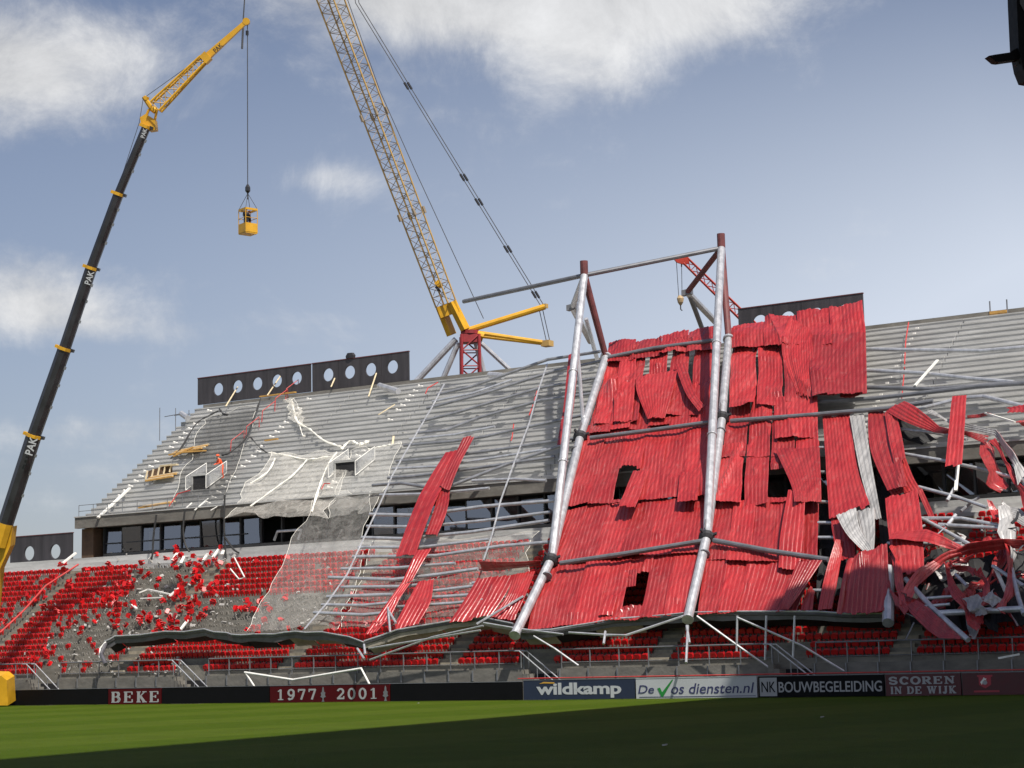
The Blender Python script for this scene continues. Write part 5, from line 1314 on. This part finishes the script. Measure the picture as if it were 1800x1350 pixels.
lat(TCR, AC(274, 188), AC(358, 104), .80, .5, js, jp, 7, 'crane_yellow', 'crane_ochre', .075, .035, ('jib_chord', 'jib_lacing'))
tip = AC(433, 38)
poly = [jb+js*x*.22+jp*y*.22 for x, y in ((1, 1), (-1, 1), (-1, -1), (1, -1))]
q = MB(); e2 = [tip+js*x*.13+jp*y*.13 for x, y in ((1, 1), (-1, 1), (-1, -1), (1, -1))]
q.add(poly+e2, [(3, 2, 1, 0), (4, 5, 6, 7), (0, 1, 5, 4), (1, 2, 6, 5), (2, 3, 7, 6), (3, 0, 4, 7)]); build('jib_extension', q, 'crane_yellow', TCR)
build('jib_joint', MB().obox(jb, js*.32, jp*.32, jd*.25), 'crane_yellow', TCR)
build('jib_head', MB().tube([tip+jp*.15, tip-jp*.15], .24, 10), 'crane_yellow', TCR)
boom_text('PAK', AC(383, 84, -.5), jd, .3, 'boom_black')
build('boom_head', MB().prism([AC(246, 206), AC(256, 200), AC(272, 210), AC(274, 228), AC(262, 230), AC(248, 220)], Fw*.9), 'crane_yellow', TCR)
for a, b, r_ in (((255, 208), (262, 192), .09), ((272, 212), (276, 192), .09), ((262, 192), (276, 192), .10), ((253, 170), (266, 190), .16), ((266, 190), (274, 196), .2), ((258, 170), (256, 176), .2)):
    build('jib_mount', MB().tube([AC(*a, .4), AC(*b, .4)], r_, 7), 'crane_yellow', TCR)
for pts in (((252, 172), (245, 215), (185, 400), (95, 640)), ((256, 170), (340, 110), (362, 98))):
    build('stay_rope', MB().tube([AC(*p, .3) for p in pts], .022, 5), 'rope', TCR)
RT = AC(435, 40); hook = AC(435.5, 332)
build('hoist_rope', MB().tube([RT, hook], .032, 5), 'rope', TCR)
build('hoist_ball', MB().tube([hook+UZ*.3, hook+UZ*.1, hook-UZ*.15, hook-UZ*.3], [.06, .17, .17, .05], 8), 'boom_black', TCR)
build('second_block', MB().tube([AC(434.5, 54), AC(434.5, 62)], .10, 8), 'boom_black', TCR)

# man basket under the hook
bc = AC(436, 412); bw = .44
BK = thing('man_basket', 'yellow man basket with two people hanging high in the sky', 'basket', bc)
ax, ay = V((math.cos(1.25), math.sin(1.25), 0)), V((-math.sin(1.25), math.cos(1.25), 0))
def bp_(x, y, z): return bc+ax*x*bw+ay*y*bw+UZ*z
build('floor', MB().obox(bp_(0, 0, .05), ax*bw, ay*bw, UZ*.05), 'crane_yellow', BK)
for c, dx, dy in ((bp_(0, -1, .38), ax*bw, ay*.02), (bp_(0, 1, .38), ax*bw, ay*.02), (bp_(-1, 0, .38), ax*.02, ay*bw), (bp_(1, 0, .38), ax*.02, ay*bw)):
    build('side_panel', MB().obox(c, dx*.96, dy*.96, UZ*.30), 'crane_yellow', BK)
for x in (-1, 1):
    for y in (-1, 1): build('post', MB().tube([bp_(x, y, .05), bp_(x, y, 1.62)], .028, 6), 'crane_yellow', BK)
for a, b in (((-1, -1), (1, -1)), ((1, -1), (1, 1)), ((1, 1), (-1, 1)), ((-1, 1), (-1, -1))):
    build('rail', MB().tube([bp_(*a, 1.05), bp_(*b, 1.05)], .022, 6), 'crane_yellow', BK)
    build('roof_beam', MB().bar(bp_(*a, 1.62), bp_(*b, 1.62), .06, .14), 'crane_yellow', BK)
    build('sling', MB().tube([bp_(*a, 1.65), hook-UZ*.3], .018, 5), 'rope', BK)
build('shackle', MB().tube([hook-UZ*.3, hook-UZ*.7], .05, 6), 'boom_black', BK)
person('person in dark clothes at the left of the man basket', bp_(-.42, -.1, .1), 1.62, 1.2, 'dark_cloth', 'dark_cloth', helmet='dark_cloth', group='people in the basket')
person('person in dark clothes at the right of the man basket', bp_(.45, .2, .1), 1.5, -1.0, 'dark_cloth', 'brown_cloth', helmet='brown_cloth', group='people in the basket')

# ------------------------------------------------------------------ big lattice crane behind the stand
DL = 168.0
LC = thing('lattice_crane', 'huge yellow lattice boom crane on a red tower behind the stand', 'crane', V((at(826, 700, DL).x, at(826, 700, DL).y, 0)))
def AL(u, v, d=0): return at(u, v, DL+d)
b0, b1 = AL(784, 535), AL(483, -260)
bd = (b1-b0).normalized(); s0 = bd.cross(Fw).normalized(); p0 = s0.cross(bd)
ph = R(32); sA = s0*math.cos(ph)+p0*math.sin(ph); pA = -s0*math.sin(ph)+p0*math.cos(ph)
lat(LC, b0, b1, 1.30, 1.78, sA, pA, 46, 'crane_ochre', 'lacing', .075, .03, ('boom_chord', 'boom_lacing'))
L_ = (b1-b0).length
for f in (.20, .42, .70):
    c = b0.lerp(b1, f)
    for x in (-1, 1):
        for y in (-1, 1): build('boom_joint', MB().tube([c+(sA*x+pA*y)*.80-bd*.3, c+(sA*x+pA*y)*.80+bd*.3], .15, 7), 'lacing', LC)
piv = AL(806, 584)
for x in (-1, 1):
    a = b0+sA*x*.62
    build('boom_butt', MB().bar(a, piv+sA*x*.75, .45, .9, up=pA), 'crane_yellow', LC)
build('butt_plate', MB().obox(b0.lerp(piv, .18), s0*.85, p0*.5, bd*.5), 'crane_yellow', LC)
build('winch', MB().tube([AL(765, 500)-s0*.5, AL(776, 500)+s0*.4], .35, 10), 'crane_yellow', LC); build('winch_drum', MB().tube([AL(768, 510), AL(772, 507)], .32, 10), 'boom_black', LC)
for (a, b, r_) in (((815, 583), (958, 539), .26), ((820, 582), (968, 604), .20), ((835, 590), (955, 604), .16), ((838, 588), (850, 592), .4)):
    build('back_mast', MB().tube([AL(*a), AL(*b)], r_, 10), 'crane_yellow', LC)
build('mast_tip', MB().obox(AL(962, 604), V((.4, 0, 0)), V((0, .4, 0)), V((0, 0, .25))), 'crane_ochre', LC)
build('mast_tip', MB().obox(AL(958, 538), V((.2, 0, 0)), V((0, .2, 0)), V((0, 0, .18))), 'crane_ochre', LC)
for du in (-3, 3):
    build('pendant', MB().tube([AL(483+130+du, -110), AL(628+du, 5), AL(955+du, 540)], .038, 5), 'rope', LC)
    build('pendant', MB().tube([AL(950+du, 540), AL(964+du, 602)], .038, 5), 'rope', LC)
    for (u, v) in ((712, 145), (811, 306), (835, 349), (887, 432), (935, 512)): 
        f = (v-5)/535; p = AL(628+du, 5).lerp(AL(955+du, 540), f); q_ = AL(628+du, 5).lerp(AL(955+du, 540), f+.022); build('pendant_link', MB().tube([p, q_], .11, 6), 'boom_black', LC)
build('hoist_line', MB().tube([AL(590, -60), AL(668, 160), AL(730, 300), AL(850, 560)], .035, 5), 'rope', LC)
build('falling_line', MB().tube([AL(432, -80), AL(430, 0), AL(427, 45)], .06, 5), 'rope', LC); build('falling_weight', MB().tube([AL(427.5, 45), AL(425.5, 86)], .09, 6), 'rope', LC)
# red tower
tb = V((LC.location.x, LC.location.y, 0)); tt = AL(826, 590)
lat(LC, V((tt.x, tt.y, 0)), V((tt.x, tt.y, tt.z)), 2.0, 1.5, V((.8, .6, 0)), V((-.6, .8, 0)), 22, 'crane_red', 'crane_red', .14, .07, ('tower_leg', 'tower_lacing'))
build('tower_head', MB().obox(V((tt.x, tt.y, tt.z-.3)), V((.8, .6, 0))*.7, V((-.6, .8, 0))*.7, UZ*.35), 'crane_red', LC)
build('slew_ring', MB().tube([V((tt.x, tt.y, tt.z+.1)), V((tt.x, tt.y, tt.z+.4))], .8, 14), 'crane_red', LC)
for (a, b, r_) in (((802, 596), (738, 664), .26), ((806, 602), (778, 668), .24), ((836, 600), (852, 660), .24), ((838, 596), (894, 648), .20)):
    A = AL(*a); B = AL(*b); B2 = A+(B-A)*2.6
    build('leg_strut', MB().tube([A, B2], r_, 10), 'steel', LC)

# ------------------------------------------------------------------ small red crane behind the roof
DR = 150.0
RC = thing('small_crane', 'small red lattice crane peeping over the fallen roof', 'crane', V((at(1420, 760, DR).x, at(1420, 760, DR).y, 0)))
def AR(u, v, d=0): return at(u, v, DR+d)
r0, r1 = AR(1420, 668), AR(1205, 458); rd = (r1-r0).normalized(); rs_ = rd.cross(Fw).normalized(); rp_ = rs_.cross(rd)
lat(RC, r0, r1, .75, .5, rs_, rp_, 16, 'crane_scarlet', 'crane_red', .06, .035, ('boom_chord', 'boom_lacing'))
build('boom_head', MB().prism([AR(1182, 451), AR(1198, 454), AR(1204, 447), AR(1211, 453), AR(1212, 463), AR(1203, 465), AR(1190, 461)], Fw*.6), 'crane_scarlet', RC)
build('mast', MB().tube([V((r0.x, r0.y, 0)), r0], .5, 10), 'crane_red', RC)
for a, b in (((1189, 460), (1193, 520)), ((1198, 461), (1199, 520))): build('hoist_rope', MB().tube([AR(*a, .3), AR(*b, .3)], .025, 5), 'rope', RC)
build('rope_clamp', MB().tube([AR(1198, 462, .3), AR(1198, 469, .3)], .05, 6), 'boom_black', RC)
hb = AR(1196, 527, .3)
build('hook_block', MB().tube([hb+UZ*.33, hb+UZ*.1, hb-UZ*.2, hb-UZ*.42], [.16, .28, .22, .08], 10), 'hook', RC); build('hook', MB().tube([hb-UZ*.4, hb-UZ*.75, hb-UZ*.85+V((.12, 0, 0))], .05, 6), 'boom_black', RC)

# ------------------------------------------------------------------ end stand that shades the near part of the pitch (camera stands below it)
ES = thing('end_stand', 'end stand whose roof shades the near part of the pitch', 'grandstand', (12, 40, 0))
e0, e1 = V((-2.5, -25, 36)), V((-26.9, 86, 36))
build('roof', MB().prism([e0, e1, e1+V((34, 4, 2)), e0+V((34, 4, 2))], (0, 0, .9)), 'roof_deck', ES)
for k in range(6):
    p = e0.lerp(e1, (k+.3)/6)+V((30, 4, 0)); build('column', MB().bar((p.x, p.y, 0), (p.x, p.y, 37), .7), 'steel_dark', ES)
for k in range(14):
    build('terrace_step', MB().box((8+k*.9, -25-.004*k, 0), (8.95+k*.9, 80+.004*k, .9+k*.5)), 'concrete_lower', ES)

# loudspeaker hung from that roof, top right of the view
DS = 56.0
def AS(u, v, d=0): return at(u, v, DS+d)
SPK = thing('loudspeaker', 'black hanging loudspeaker cut off by the top right corner', 'loudspeaker', AS(1820, 120))
build('cabinet', MB().prism([AS(1785, -60), AS(1787, 0), AS(1791, 84), AS(1798, 120), AS(1806, 140), AS(1860, 150), AS(1870, -60)], Fw*1.0), 'speaker', SPK)
build('front_grille', MB().prism([AS(1791, -50, -.03), AS(1793, 6, -.03), AS(1812, 40, -.03), AS(1850, 30, -.03), AS(1850, -50, -.03)], Fw*.02), 'boom_black', SPK)
build('side_fin', MB().prism([AS(1738, 98, .2), AS(1748, 96, .2), AS(1775, 92, .2), AS(1792, 82, .2), AS(1792, 104, .2), AS(1757, 109, .2), AS(1750, 108, .2)], Fw*.5), 'speaker', SPK)
build('bracket', MB().bar(AS(1785, 116, .3), AS(1795, 104, .3), .05), 'boom_black', SPK)
top = AS(1825, -60, .5)
for dx in (-.35, .35): build('hanging_rod', MB().tube([V((top.x+dx, top.y, top.z-.1)), V((top.x+dx, top.y, 36.3))], .03, 6), 'rope', SPK)
